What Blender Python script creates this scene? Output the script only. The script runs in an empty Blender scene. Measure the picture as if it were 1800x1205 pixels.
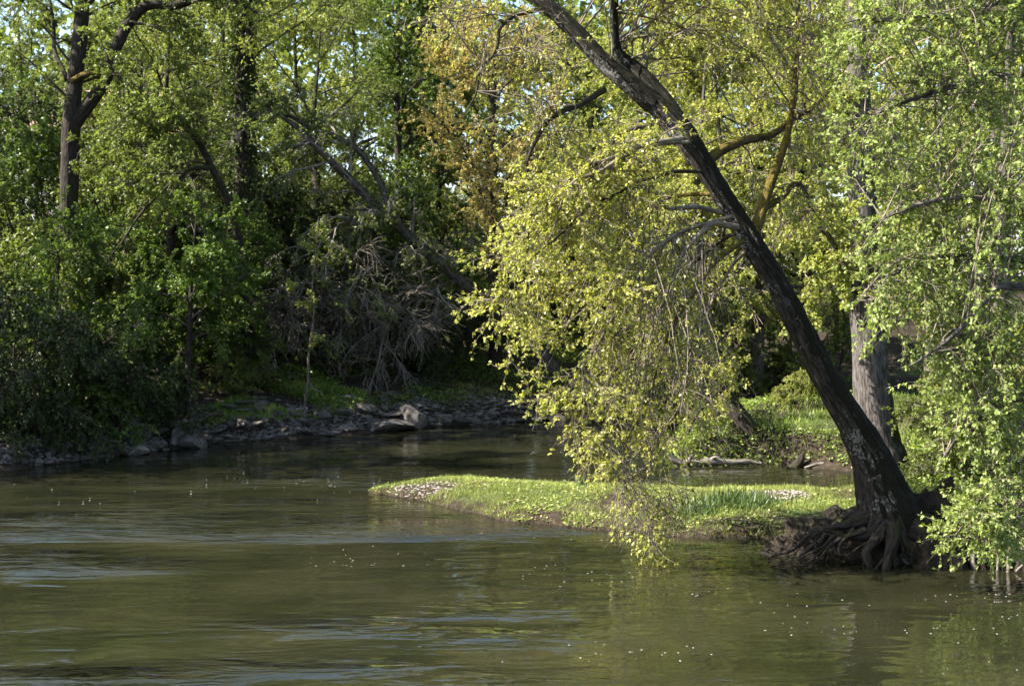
import bpy, math, numpy as np
from mathutils import Vector, Matrix

# ------------------------------------------------------------------ camera, sky, sun, exposure
scene = bpy.context.scene
CAM_H, FPX = 4.0, 2500.0            # camera height (m), focal length in photograph pixels (1800 wide)
PITCH = math.atan(82.5 / FPX)
cam_data = bpy.data.cameras.new("camera")
cam_data.sensor_width = 36.0
cam_data.lens = 36.0 * FPX / 1800.0
cam_data.clip_end = 600.0
cam_data.dof.use_dof = True
cam_data.dof.focus_distance = 22.0
cam_data.dof.aperture_fstop = 2.8
camera = bpy.data.objects.new("camera", cam_data)
scene.collection.objects.link(camera)
camera.location = (0, 0, CAM_H)
camera.rotation_euler = (math.pi / 2 - PITCH, 0, 0)
scene.camera = camera

SUN_EL = math.radians(43.0)
SUN_AZ = math.radians(-8.0)          # from the left, this much beyond the picture plane
sun_dir = Vector((-math.cos(SUN_EL) * math.cos(SUN_AZ), math.cos(SUN_EL) * math.sin(SUN_AZ), math.sin(SUN_EL)))
world = bpy.data.worlds.new("World")
scene.world = world
world.use_nodes = True
wn = world.node_tree
sky = wn.nodes.new("ShaderNodeTexSky")
sky.sky_type = 'NISHITA'
sky.sun_disc = False
sky.sun_elevation = SUN_EL
sky.sun_rotation = math.atan2(sun_dir.x, sun_dir.y)
sky.air_density = 1.0
sky.dust_density = 1.5
wn.nodes["Background"].inputs[1].default_value = 0.088
wn.links.new(sky.outputs[0], wn.nodes["Background"].inputs[0])
sun_data = bpy.data.lights.new("sun", 'SUN')
sun_data.energy = 5.0
sun_data.angle = math.radians(0.5)
sun_data.color = (1.0, 0.93, 0.82)
sun = bpy.data.objects.new("sun", sun_data)
scene.collection.objects.link(sun)
sun.rotation_euler = sun_dir.to_track_quat('Z', 'Y').to_euler()
scene.view_settings.view_transform = 'Standard'
scene.view_settings.look = 'None'
scene.view_settings.gamma = 1.0
scene.view_settings.exposure = 2.05
scene.view_settings.use_curve_mapping = False
scene.render.engine = 'CYCLES'
scene.cycles.max_bounces = 6
scene.cycles.diffuse_bounces = 2
scene.cycles.glossy_bounces = 2
scene.cycles.transmission_bounces = 5
scene.cycles.transparent_max_bounces = 6
scene.cycles.use_adaptive_sampling = True
scene.cycles.adaptive_threshold = 0.02
scene.cycles.caustics_reflective = False
scene.cycles.caustics_refractive = False
scene.cycles.sample_clamp_indirect = 4.0

# ------------------------------------------------------------------ helpers: picture to world
CP, SP = math.cos(PITCH), math.sin(PITCH)
def ray(px, py):
    u, v = (px - 900.0) / FPX, (602.5 - py) / FPX
    return np.array([u, CP + v * SP, -SP + v * CP])
def at(px, py, Y):
    d = ray(px, py); t = Y / d[1]
    return np.array([0, 0, CAM_H]) + d * t
def gnd(px, py, z=0.0):
    d = ray(px, py); t = (z - CAM_H) / d[2]
    return np.array([0, 0, CAM_H]) + d * t
def xat(px, Y):
    return (px - 900.0) / FPX * Y

def unit(v):
    return v / np.maximum(np.linalg.norm(v, axis=-1, keepdims=True), 1e-9)

def smooth(pts, n, closed=False):
    """Catmull-Rom through the rows of pts (any width), n samples per span."""
    P = np.asarray(pts, float)
    if closed:
        Q = np.vstack([P[-1], P, P[0], P[1]])
    else:
        Q = np.vstack([2 * P[0] - P[1], P, 2 * P[-1] - P[-2]])
    out = []
    for i in range(1, len(Q) - 2):
        p0, p1, p2, p3 = Q[i - 1], Q[i], Q[i + 1], Q[i + 2]
        for t in np.arange(n) / n:
            out.append(0.5 * (2 * p1 + (p2 - p0) * t + (2 * p0 - 5 * p1 + 4 * p2 - p3) * t * t + (3 * p1 - p0 - 3 * p2 + p3) * t ** 3))
    if not closed:
        out.append(P[-1])
    return np.array(out)

# smooth value noise for shapes
_perm = np.random.default_rng(77).random((64, 64, 64))
def vnoise(p):
    p = np.asarray(p, float); i = np.floor(p).astype(int); f = p - i; f = f * f * (3 - 2 * f)
    r = 0
    for dx in (0, 1):
        for dy in (0, 1):
            for dz in (0, 1):
                w = (f[..., 0] if dx else 1 - f[..., 0]) * (f[..., 1] if dy else 1 - f[..., 1]) * (f[..., 2] if dz else 1 - f[..., 2])
                r = r + w * _perm[(i[..., 0] + dx) & 63, (i[..., 1] + dy) & 63, (i[..., 2] + dz) & 63]
    return r * 2 - 1
def vn2(x, y, s, z=0.0):
    return vnoise(np.stack([x * s, y * s, np.full_like(x, z)], -1))

def inpoly(x, y, poly):
    P = np.asarray(poly, float); c = np.zeros(x.shape, bool); j = len(P) - 1
    for i in range(len(P)):
        xi, yi, xj, yj = P[i, 0], P[i, 1], P[j, 0], P[j, 1]
        if yi != yj:
            c ^= ((yi > y) != (yj > y)) & (x < (xj - xi) * (y - yi) / (yj - yi) + xi)
        j = i
    return c
def polydist(x, y, poly):
    """Signed distance: positive outside the polygon."""
    P = np.asarray(poly, float); best = np.full(x.shape, 1e9)
    for i in range(len(P)):
        a, b = P[i - 1], P[i]; e = b - a; L = max(e @ e, 1e-9)
        t = np.clip(((x - a[0]) * e[0] + (y - a[1]) * e[1]) / L, 0, 1)
        best = np.minimum(best, (x - a[0] - t * e[0]) ** 2 + (y - a[1] - t * e[1]) ** 2)
    d = np.sqrt(best)
    return np.where(inpoly(x, y, P), -d, d)

# ------------------------------------------------------------------ helpers: meshes
class Buf:
    def __init__(self):
        self.v, self.f, self.mi, self.at, self.n = [], [], [], [], 0
    def add(self, verts, faces, mi=0, attr=None):
        verts = np.asarray(verts, float).reshape(-1, 3); faces = np.asarray(faces, int)
        self.v.append(verts); self.f.append(faces + self.n); self.mi.append(np.full(len(faces), mi))
        self.at.append(np.zeros_like(verts) if attr is None else np.asarray(attr, float).reshape(-1, 3))
        self.n += len(verts)
    def build(self, name, mats, parent=None, smooth_shade=True, loc=None):
        me = bpy.data.meshes.new(name)
        V = np.vstack(self.v)
        o = bpy.data.objects.new(name, me)
        scene.collection.objects.link(o)
        if parent is not None:
            o.parent = parent
            V = V - np.array(parent.location)
        elif loc is not None:
            V = V - np.array(loc); o.location = loc
        loops = np.concatenate([f.ravel() for f in self.f])
        tot = np.concatenate([np.full(len(f), f.shape[1]) for f in self.f])
        st = np.concatenate([[0], np.cumsum(tot)[:-1]])
        me.vertices.add(len(V)); me.vertices.foreach_set("co", V.ravel())
        me.loops.add(len(loops)); me.loops.foreach_set("vertex_index", loops)
        me.polygons.add(len(tot)); me.polygons.foreach_set("loop_start", st); me.polygons.foreach_set("loop_total", tot)
        me.polygons.foreach_set("material_index", np.concatenate(self.mi))
        me.polygons.foreach_set("use_smooth", np.full(len(tot), smooth_shade))
        A = np.vstack(self.at)
        if np.any(A):
            a = me.attributes.new("bark", 'FLOAT_VECTOR', 'POINT'); a.data.foreach_set("vector", A.ravel())
        me.update(calc_edges=True); me.validate()
        for m in (mats if isinstance(mats, (list, tuple)) else [mats]):
            me.materials.append(m)
        return o

def thing(name, label, cat, loc, group=None):
    o = bpy.data.objects.new(name, None)
    scene.collection.objects.link(o)
    o.location = tuple(float(c) for c in loc); o.empty_display_size = 0.2
    return tag(o, label, cat, group)
def tag(o, label=None, cat=None, group=None, kind=None):
    if label: o["label"] = label
    if cat: o["category"] = cat
    if group: o["group"] = group
    if kind: o["kind"] = kind
    return o

def tubes(buf, paths, radii, S, mi=0, rough=0.0, seed=0, vscale=1.0, fiss=0.0):
    """Batch of tapered tubes: paths (N,K,3), radii (N,K)."""
    paths = np.asarray(paths, float); radii = np.asarray(radii, float)
    N, K, _ = paths.shape
    tan = unit(np.gradient(paths, axis=1))
    worst = np.abs(tan).max(axis=1)
    ref = np.eye(3)[np.argmin(worst, axis=1)][:, None, :]
    n1 = unit(np.cross(tan, np.broadcast_to(ref, tan.shape)))
    n2 = np.cross(tan, n1)
    ang = np.arange(S) * 2 * np.pi / S
    c, s = np.cos(ang), np.sin(ang)
    dirs = n1[:, :, None, :] * c[None, None, :, None] + n2[:, :, None, :] * s[None, None, :, None]
    r = radii[:, :, None]
    seg = np.linalg.norm(np.diff(paths, axis=1), axis=2)
    v = np.concatenate([np.zeros((N, 1)), np.cumsum(seg, axis=1)], axis=1)
    attr = np.stack([np.broadcast_to(c[None, None, :], (N, K, S)) * r * 1.0, np.broadcast_to(s[None, None, :], (N, K, S)) * r,
                     np.broadcast_to(v[:, :, None] * vscale, (N, K, S))], -1)
    if rough:
        q = attr * np.array([14.0, 14.0, 2.2]) + seed * 7.3
        r = r * (1 + rough * (0.6 * vnoise(q) + 0.4 * vnoise(q * 2.1)) + rough * 1.4 * vnoise(attr * np.array([3, 3, 1.1]) + seed))
    if fiss:
        q = attr * np.array([17.0, 17.0, 2.6]) + seed * 3.1
        r = r * (1 + fiss * (1 - 3.2 * np.abs(vnoise(q))) + fiss * .7 * vnoise(q * 2.7))
    V = paths[:, :, None, :] + dirs * r[..., None]
    idx = np.arange(N * K * S).reshape(N, K, S)
    a = idx[:, :-1, :]; b = np.roll(a, -1, axis=2); d = idx[:, 1:, :]; e = np.roll(d, -1, axis=2)
    F = np.stack([a, b, e, d], -1).reshape(-1, 4)
    buf.add(V, F, mi, attr + (np.arange(N) * 3.17)[:, None, None, None] * np.array([0, 0, 1.0]))

def grow(start, dirs, length, K, wander, grav, rng):
    N = len(start); pts = np.empty((N, K + 1, 3)); pts[:, 0] = start; d = unit(np.array(dirs, float))
    st = (np.asarray(length) / K)[:, None]
    for k in range(K):
        d = d + rng.normal(0, wander, (N, 3)); d[:, 2] += grav; d = unit(d)
        pts[:, k + 1] = pts[:, k] + d * st
    return pts
def sprout(paths, n, t0, t1, a0, a1, rng, rad=None):
    """n starts on each path between t0 and t1 (fractions), directions bent a0..a1 radians off the path's tangent."""
    N, K, _ = paths.shape
    t = rng.uniform(t0, t1, (N, n)) * (K - 1)
    i = np.minimum(t.astype(int), K - 2); f = (t - i)[..., None]
    rows = np.arange(N)[:, None]
    p = paths[rows, i] * (1 - f) + paths[rows, i + 1] * f
    tan = unit(paths[rows, i + 1] - paths[rows, i])
    side = unit(np.cross(tan, rng.normal(size=tan.shape)))
    a = rng.uniform(a0, a1, (N, n, 1))
    d = tan * np.cos(a) + side * np.sin(a)
    out = [p.reshape(-1, 3), d.reshape(-1, 3), (t / (K - 1)).ravel()]
    if rad is not None:
        out.append((rad[rows, i] * (1 - f[..., 0]) + rad[rows, i + 1] * f[..., 0]).ravel())
    return out
def taper(r0, r1, K):
    r0 = np.asarray(r0, float); w = np.linspace(0, 1, K)
    return r0[:, None] * (1 - w) + np.asarray(r1) * w if np.ndim(r1) == 0 else r0[:, None] * (1 - w) + np.asarray(r1)[:, None] * w

LEAF = dict(
    plain=(np.array([[0, 0, 0], [-.33, .48, .10], [0, 1, -.06], [.33, .48, .10]]), np.array([[0, 2, 1], [0, 3, 2]])),
    round=(np.array([[0, 0, 0], [-.36, .30, .08], [-.30, .75, .03], [0, 1, -.08], [.30, .75, .03], [.36, .30, .08]]),
           np.array([[0, 2, 1], [0, 3, 2], [0, 4, 3], [0, 5, 4]])),
    lobed=(np.array([[0, .0, 0], [-.34, .02, .05], [-.22, .30, .04], [-.52, .52, .05], [-.20, .62, .0], [0, 1.05, -.10], [.20, .62, .0], [.52, .52, .05], [.22, .30, .04], [.34, .02, .05]]),
           np.array([[0, 2, 1], [0, 4, 2], [2, 4, 3], [0, 6, 4], [4, 6, 5], [0, 8, 6], [8, 7, 6], [0, 9, 8]])),
    narrow=(np.array([[0, 0, 0], [-.12, .45, .04], [0, 1, -.10], [.12, .45, .04]]), np.array([[0, 2, 1], [0, 3, 2]])),
    blade=(np.array([[-.05, 0, 0], [.05, 0, 0], [.035, .55, .08], [-.035, .55, .08], [0, 1, .32]]), np.array([[0, 1, 2], [0, 2, 3], [3, 2, 4]])),
)
def leaves(buf, pos, axis, size, rng, shape="plain", face_up=0.5, mi=0):
    T, F = LEAF[shape]; M = len(pos)
    a = unit(axis)
    up = rng.normal(0, 1, (M, 3)); up = unit(up) * (1 - face_up) + np.array([0, 0, face_up])
    b = unit(np.cross(a, up)); n = np.cross(b, a)
    s = np.asarray(size).reshape(-1, 1, 1) if np.ndim(size) else size
    V = pos[:, None, :] + s * (T[None, :, 0:1] * b[:, None] + T[None, :, 1:2] * a[:, None] + T[None, :, 2:3] * n[:, None])
    F = (F[None] + (np.arange(M) * len(T))[:, None, None]).reshape(-1, 3)
    buf.add(V, F, mi)
def leaf_on(buf, paths, n, size, rng, t0=0.25, shape="plain", per=3, droop=-0.15, face_up=0.5, var=0.35, spread=0.9):
    """n nodes on each path, each with `per` leaves fanned out."""
    p, d, _ = sprout(paths, n, t0, 1.0, 0.1, 0.6, rng)
    p = np.repeat(p, per, 0); d = np.repeat(d, per, 0)
    ax = d + rng.normal(0, spread, d.shape); ax[:, 2] += droop
    leaves(buf, p + rng.normal(0, size * 0.25, p.shape), ax, size * rng.uniform(1 - var, 1 + var, len(p)), rng, shape, face_up)

# ------------------------------------------------------------------ materials
def newmat(name):
    m = bpy.data.materials.new(name); m.use_nodes = True
    nt = m.node_tree; nt.nodes.clear()
    out = nt.nodes.new("ShaderNodeOutputMaterial")
    return m, nt, out
def N(nt, typ, **kw):
    n = nt.nodes.new(typ)
    for k, v in kw.items():
        if k.startswith("i_"):
            key = k[2:]; key = int(key) if key.isdigit() else key.replace("_", " ")
            n.inputs[key].default_value = v
        else:
            setattr(n, k, v)
    return n
def ramp(nt, src, stops, interp='LINEAR'):
    r = nt.nodes.new("ShaderNodeValToRGB"); r.color_ramp.interpolation = interp
    e = r.color_ramp.elements
    while len(e) < len(stops): e.new(0.5)
    for i, (p, c) in enumerate(stops):
        e[i].position = p; e[i].color = (*c, 1) if len(c) == 3 else c
    nt.links.new(src, r.inputs[0])
    return r.outputs[0]

def leaf_mat(name, cols, trans=0.42, tint=(1.06, 1.12, 0.68), rough=0.45, spec=0.35):
    m, nt, out = newmat(name)
    geo = N(nt, "ShaderNodeNewGeometry"); oi = N(nt, "ShaderNodeObjectInfo")
    stops = [(i / max(1, len(cols) - 1), c) for i, c in enumerate(cols)]
    col = ramp(nt, geo.outputs["Random Per Island"], stops)
    tc = N(nt, "ShaderNodeTexCoord"); nz = N(nt, "ShaderNodeTexNoise", i_Scale=0.55, i_Detail=2.0)
    nt.links.new(tc.outputs["Object"], nz.inputs["Vector"])
    hsv = N(nt, "ShaderNodeHueSaturation")
    mp = N(nt, "ShaderNodeMapRange"); mp.inputs[1].default_value = 0.3; mp.inputs[2].default_value = 0.7; mp.inputs[3].default_value = 0.78; mp.inputs[4].default_value = 1.22
    nt.links.new(nz.outputs[0], mp.inputs[0]); nt.links.new(mp.outputs[0], hsv.inputs["Value"])
    nt.links.new(col, hsv.inputs["Color"])
    pb = N(nt, "ShaderNodeBsdfPrincipled", i_Roughness=rough)
    pb.inputs["Specular IOR Level"].default_value = spec
    nt.links.new(hsv.outputs[0], pb.inputs["Base Color"])
    mul = N(nt, "ShaderNodeMix", data_type='RGBA', blend_type='MULTIPLY'); mul.inputs[0].default_value = 1.0
    mul.inputs[7].default_value = (*tint, 1); nt.links.new(hsv.outputs[0], mul.inputs[6])
    tr = N(nt, "ShaderNodeBsdfTranslucent"); nt.links.new(mul.outputs[2], tr.inputs[0])
    mx = N(nt, "ShaderNodeMixShader"); mx.inputs[0].default_value = trans
    nt.links.new(pb.outputs[0], mx.inputs[1]); nt.links.new(tr.outputs[0], mx.inputs[2])
    nt.links.new(mx.outputs[0], out.inputs[0])
    return m

def bark_mat(name, dark, light, moss=None, moss_amt=0.0, lichen=None, lichen_amt=0.0, scale=1.0, moss_dir=(0.6, -0.1, 0.75)):
    m, nt, out = newmat(name)
    at_ = N(nt, "ShaderNodeAttribute", attribute_name="bark")
    mp = N(nt, "ShaderNodeMapping"); mp.inputs["Scale"].default_value = (26 * scale, 26 * scale, 4.5 * scale)
    nt.links.new(at_.outputs["Vector"], mp.inputs[0])
    n1 = N(nt, "ShaderNodeTexNoise", i_Scale=1.0, i_Detail=5.0, i_Roughness=0.62); nt.links.new(mp.outputs[0], n1.inputs["Vector"])
    col = ramp(nt, n1.outputs[0], [(0.38, dark), (0.64, light)])
    tc = N(nt, "ShaderNodeTexCoord")
    if lichen:
        n2 = N(nt, "ShaderNodeTexNoise", i_Scale=24.0, i_Detail=3.0, i_Roughness=0.6); nt.links.new(tc.outputs["Object"], n2.inputs["Vector"])
        n2b = N(nt, "ShaderNodeTexNoise", i_Scale=2.2, i_Detail=2.0); nt.links.new(tc.outputs["Object"], n2b.inputs["Vector"])
        ad = N(nt, "ShaderNodeMath", operation='ADD'); nt.links.new(n2.outputs[0], ad.inputs[0])
        sc = N(nt, "ShaderNodeMath", operation='MULTIPLY_ADD'); nt.links.new(n2b.outputs[0], sc.inputs[0]); sc.inputs[1].default_value = 0.9; sc.inputs[2].default_value = -0.45
        nt.links.new(sc.outputs[0], ad.inputs[1])
        f = ramp(nt, ad.outputs[0], [(0.62 - lichen_amt, (0, 0, 0)), (0.66 - lichen_amt, (1, 1, 1))])
        mx = N(nt, "ShaderNodeMix", data_type='RGBA'); nt.links.new(f, mx.inputs[0]); nt.links.new(col, mx.inputs[6]); mx.inputs[7].default_value = (*lichen, 1); col = mx.outputs[2]
    if moss:
        geo = N(nt, "ShaderNodeNewGeometry"); dt = N(nt, "ShaderNodeVectorMath", operation='DOT_PRODUCT'); nt.links.new(geo.outputs["Normal"], dt.inputs[0]); dt.inputs[1].default_value = moss_dir
        n3 = N(nt, "ShaderNodeTexNoise", i_Scale=5.0, i_Detail=4.0); nt.links.new(tc.outputs["Object"], n3.inputs["Vector"])
        ad = N(nt, "ShaderNodeMath", operation='MULTIPLY_ADD'); nt.links.new(n3.outputs[0], ad.inputs[0]); ad.inputs[1].default_value = 1.3; nt.links.new(dt.outputs["Value"], ad.inputs[2])
        f = ramp(nt, ad.outputs[0], [(0.5, (0, 0, 0)), (0.62, (1, 1, 1))]) if moss_amt <= 0 else None
        mr = N(nt, "ShaderNodeMapRange"); mr.inputs[1].default_value = 1.25 - moss_amt; mr.inputs[2].default_value = 1.45 - moss_amt
        nt.links.new(ad.outputs[0], mr.inputs[0])
        n4 = N(nt, "ShaderNodeTexNoise", i_Scale=40.0, i_Detail=2.0); nt.links.new(tc.outputs["Object"], n4.inputs["Vector"])
        mc = ramp(nt, n4.outputs[0], [(0.35, tuple(c * 0.5 for c in moss)), (0.65, tuple(c * 1.4 for c in moss))])
        mx = N(nt, "ShaderNodeMix", data_type='RGBA'); nt.links.new(mr.outputs[0], mx.inputs[0]); nt.links.new(col, mx.inputs[6]); nt.links.new(mc, mx.inputs[7]); col = mx.outputs[2]
    pb = N(nt, "ShaderNodeBsdfPrincipled", i_Roughness=0.85); pb.inputs["Specular IOR Level"].default_value = 0.2
    nt.links.new(col, pb.inputs["Base Color"])
    bp = N(nt, "ShaderNodeBump", i_Strength=1.0, i_Distance=0.05); nt.links.new(n1.outputs[0], bp.inputs["Height"]); nt.links.new(bp.outputs[0], pb.inputs["Normal"])
    nt.links.new(pb.outputs[0], out.inputs[0])
    return m

def noise_mat(name, stops, scale=3.0, detail=6.0, rough=0.9, bump=0.4, dist=0.05, spec=0.2, coord="Object", stretch=(1, 1, 1)):
    m, nt, out = newmat(name)
    tc = N(nt, "ShaderNodeTexCoord"); mp = N(nt, "ShaderNodeMapping"); mp.inputs["Scale"].default_value = stretch
    nt.links.new(tc.outputs[coord], mp.inputs[0])
    nz = N(nt, "ShaderNodeTexNoise", i_Scale=scale, i_Detail=detail, i_Roughness=0.62); nt.links.new(mp.outputs[0], nz.inputs["Vector"])
    nb = N(nt, "ShaderNodeTexNoise", i_Scale=scale * 7, i_Detail=4.0); nt.links.new(mp.outputs[0], nb.inputs["Vector"])
    av = N(nt, "ShaderNodeMath", operation='MULTIPLY_ADD'); nt.links.new(nb.outputs[0], av.inputs[0]); av.inputs[1].default_value = 0.35
    sb = N(nt, "ShaderNodeMath", operation='MULTIPLY_ADD'); nt.links.new(nz.outputs[0], sb.inputs[0]); sb.inputs[1].default_value = 1.0; sb.inputs[2].default_value = -0.175
    nt.links.new(sb.outputs[0], av.inputs[2])
    col = ramp(nt, av.outputs[0], stops)
    pb = N(nt, "ShaderNodeBsdfPrincipled", i_Roughness=rough); pb.inputs["Specular IOR Level"].default_value = spec
    nt.links.new(col, pb.inputs["Base Color"])
    bp = N(nt, "ShaderNodeBump", i_Strength=bump, i_Distance=dist); nt.links.new(nb.outputs[0], bp.inputs["Height"]); nt.links.new(bp.outputs[0], pb.inputs["Normal"])
    nt.links.new(pb.outputs[0], out.inputs[0])
    return m

M = {}
M['drape'] = leaf_mat("leaf_young_yellow", [(0.28, 0.287, 0.05), (0.38, 0.388, 0.075), (0.365, 0.393, 0.105), (0.44, 0.415, 0.11)], trans=0.48, tint=(1.09, 1.11, 0.64), spec=0.5, rough=0.4)
M['bright'] = leaf_mat("leaf_bright_green", [(0.19, 0.26, 0.06), (0.26, 0.34, 0.08), (0.31, 0.38, 0.13), (0.24, 0.28, 0.05), (0.34, 0.39, 0.16)], spec=0.3, rough=0.5)
M['yellow'] = leaf_mat("leaf_yellow_green", [(0.24, 0.27, 0.05), (0.335, 0.35, 0.08), (0.30, 0.33, 0.10)], trans=0.5)
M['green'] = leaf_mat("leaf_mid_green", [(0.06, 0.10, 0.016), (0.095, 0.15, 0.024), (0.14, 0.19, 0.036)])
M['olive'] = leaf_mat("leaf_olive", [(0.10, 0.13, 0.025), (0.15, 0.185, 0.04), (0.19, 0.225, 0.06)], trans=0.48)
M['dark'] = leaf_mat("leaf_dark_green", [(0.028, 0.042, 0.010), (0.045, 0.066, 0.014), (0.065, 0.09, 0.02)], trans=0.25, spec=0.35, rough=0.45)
M['bronze'] = leaf_mat("leaf_bronze", [(0.43, 0.28, 0.12), (0.38, 0.34, 0.10), (0.32, 0.33, 0.09), (0.44, 0.34, 0.16), (0.34, 0.33, 0.09)], tint=(1.12, 1.06, 0.66))
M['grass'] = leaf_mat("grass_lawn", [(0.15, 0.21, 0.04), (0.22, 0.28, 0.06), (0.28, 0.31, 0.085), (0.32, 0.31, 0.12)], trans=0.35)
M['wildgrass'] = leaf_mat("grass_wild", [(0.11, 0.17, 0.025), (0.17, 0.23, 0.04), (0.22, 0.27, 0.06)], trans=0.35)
M['iris'] = leaf_mat("leaf_blue_green", [(0.06, 0.105, 0.03), (0.085, 0.13, 0.04), (0.11, 0.155, 0.05)], trans=0.3)
M['litter'] = leaf_mat("dead_leaf", [(0.16, 0.10, 0.06), (0.24, 0.16, 0.10), (0.12, 0.08, 0.05), (0.30, 0.22, 0.15)], trans=0.15)
M['weed'] = leaf_mat("water_weed_green", [(0.10, 0.16, 0.02), (0.16, 0.21, 0.02), (0.07, 0.13, 0.02)], trans=0.2, spec=0.6, rough=0.25)
M['leanbark'] = bark_mat("bark_leaning", (0.006, 0.005, 0.004), (0.055, 0.046, 0.038), moss=(0.008, 0.008, 0.003), moss_amt=0.55, lichen=(0.17, 0.165, 0.15), lichen_amt=0.015)
M['stem'] = bark_mat('bark_stem', (0.08, 0.065, 0.05), (0.20, 0.17, 0.13))
M['mossbark'] = bark_mat("bark_mossy", (0.03, 0.02, 0.01), (0.11, 0.08, 0.05), moss=(0.10, 0.075, 0.012), moss_amt=0.75, moss_dir=(-0.5, -0.2, 0.6))
M['greybark'] = bark_mat("bark_grey", (0.032, 0.028, 0.025), (0.145, 0.13, 0.12), moss=(0.03, 0.035, 0.012), moss_amt=0.0, moss_dir=(0.8, -0.2, 0.2))
M['midbark'] = bark_mat('bark_mid', (0.035, 0.030, 0.025), (0.13, 0.115, 0.10), moss=(0.03, 0.03, 0.008), moss_amt=0.0)
M['greytwig'] = bark_mat('bark_grey_twig', (0.13, 0.11, 0.095), (0.30, 0.27, 0.24))
M['darkbark'] = bark_mat("bark_dark", (0.014, 0.011, 0.009), (0.055, 0.045, 0.036), moss=(0.03, 0.03, 0.006), moss_amt=0.1)
M['twig'] = bark_mat("bark_twig", (0.10, 0.082, 0.062), (0.27, 0.23, 0.18))
M['darktwig'] = bark_mat("bark_dark_twig", (0.03, 0.025, 0.02), (0.10, 0.085, 0.07))
M['palewood'] = bark_mat("wood_bleached", (0.06, 0.052, 0.045), (0.27, 0.24, 0.21), scale=1.2)
M['root'] = bark_mat("bark_root", (0.006, 0.005, 0.004), (0.055, 0.043, 0.033), moss=(0.03, 0.03, 0.008), moss_amt=0.1)
M['soil'] = noise_mat("soil_dark", [(0.3, (0.010, 0.008, 0.006)), (0.55, (0.028, 0.022, 0.015)), (0.75, (0.06, 0.047, 0.034))], scale=2.5, bump=0.9, dist=0.06)
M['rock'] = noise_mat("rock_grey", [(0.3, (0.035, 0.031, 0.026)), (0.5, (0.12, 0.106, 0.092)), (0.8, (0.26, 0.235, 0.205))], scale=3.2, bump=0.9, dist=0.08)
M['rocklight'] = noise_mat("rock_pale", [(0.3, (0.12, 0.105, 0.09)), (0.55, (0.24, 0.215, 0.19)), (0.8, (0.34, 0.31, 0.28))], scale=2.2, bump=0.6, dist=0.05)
M['pebble'] = noise_mat("pebble_pale", [(0.3, (0.19, 0.16, 0.14)), (0.7, (0.37, 0.32, 0.29))], scale=6, bump=0.2, dist=0.01)
M['foam'] = noise_mat("foam_white", [(0.3, (0.65, 0.65, 0.62)), (0.7, (0.8, 0.8, 0.78))], scale=20, bump=0.0)
M['orangewood'] = noise_mat("wood_wet_orange", [(0.3, (0.30, 0.17, 0.08)), (0.7, (0.55, 0.38, 0.22))], scale=6, bump=0.3, dist=0.01)

def ground_mat(name, lo, hi):
    m, nt, out = newmat(name)
    tc = N(nt, "ShaderNodeTexCoord"); geo = N(nt, "ShaderNodeNewGeometry")
    big = N(nt, "ShaderNodeTexNoise", i_Scale=0.35, i_Detail=4.0); nt.links.new(tc.outputs["Object"], big.inputs["Vector"])
    fine = N(nt, "ShaderNodeTexNoise", i_Scale=6.0, i_Detail=6.0, i_Roughness=0.7); nt.links.new(tc.outputs["Object"], fine.inputs["Vector"])
    grass = ramp(nt, fine.outputs[0], [(0.3, (0.030, 0.055, 0.012)), (0.55, (0.075, 0.13, 0.02)), (0.75, (0.15, 0.17, 0.05))])
    soil = ramp(nt, fine.outputs[0], [(0.3, (0.014, 0.011, 0.008)), (0.55, (0.038, 0.029, 0.021)), (0.75, (0.085, 0.065, 0.048))])
    sep = N(nt, "ShaderNodeSeparateXYZ"); nt.links.new(geo.outputs["Normal"], sep.inputs[0])
    st = N(nt, "ShaderNodeMath", operation='MULTIPLY_ADD'); nt.links.new(big.outputs[0], st.inputs[0]); st.inputs[1].default_value = 0.8; nt.links.new(sep.outputs[2], st.inputs[2])
    f = N(nt, "ShaderNodeMapRange"); f.inputs[1].default_value = lo; f.inputs[2].default_value = hi; nt.links.new(st.outputs[0], f.inputs[0])
    mx = N(nt, "ShaderNodeMix", data_type='RGBA'); nt.links.new(f.outputs[0], mx.inputs[0]); nt.links.new(soil, mx.inputs[6]); nt.links.new(grass, mx.inputs[7])
    pb = N(nt, "ShaderNodeBsdfPrincipled", i_Roughness=0.95); pb.inputs["Specular IOR Level"].default_value = 0.1
    nt.links.new(mx.outputs[2], pb.inputs["Base Color"])
    bp = N(nt, "ShaderNodeBump", i_Strength=0.8, i_Distance=0.08); nt.links.new(fine.outputs[0], bp.inputs["Height"]); nt.links.new(bp.outputs[0], pb.inputs["Normal"])
    nt.links.new(pb.outputs[0], out.inputs[0])
    return m
M['ground'] = ground_mat('ground_soil', 1.40, 1.60)
M['turf'] = ground_mat('island_turf', 1.36, 1.62)

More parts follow.
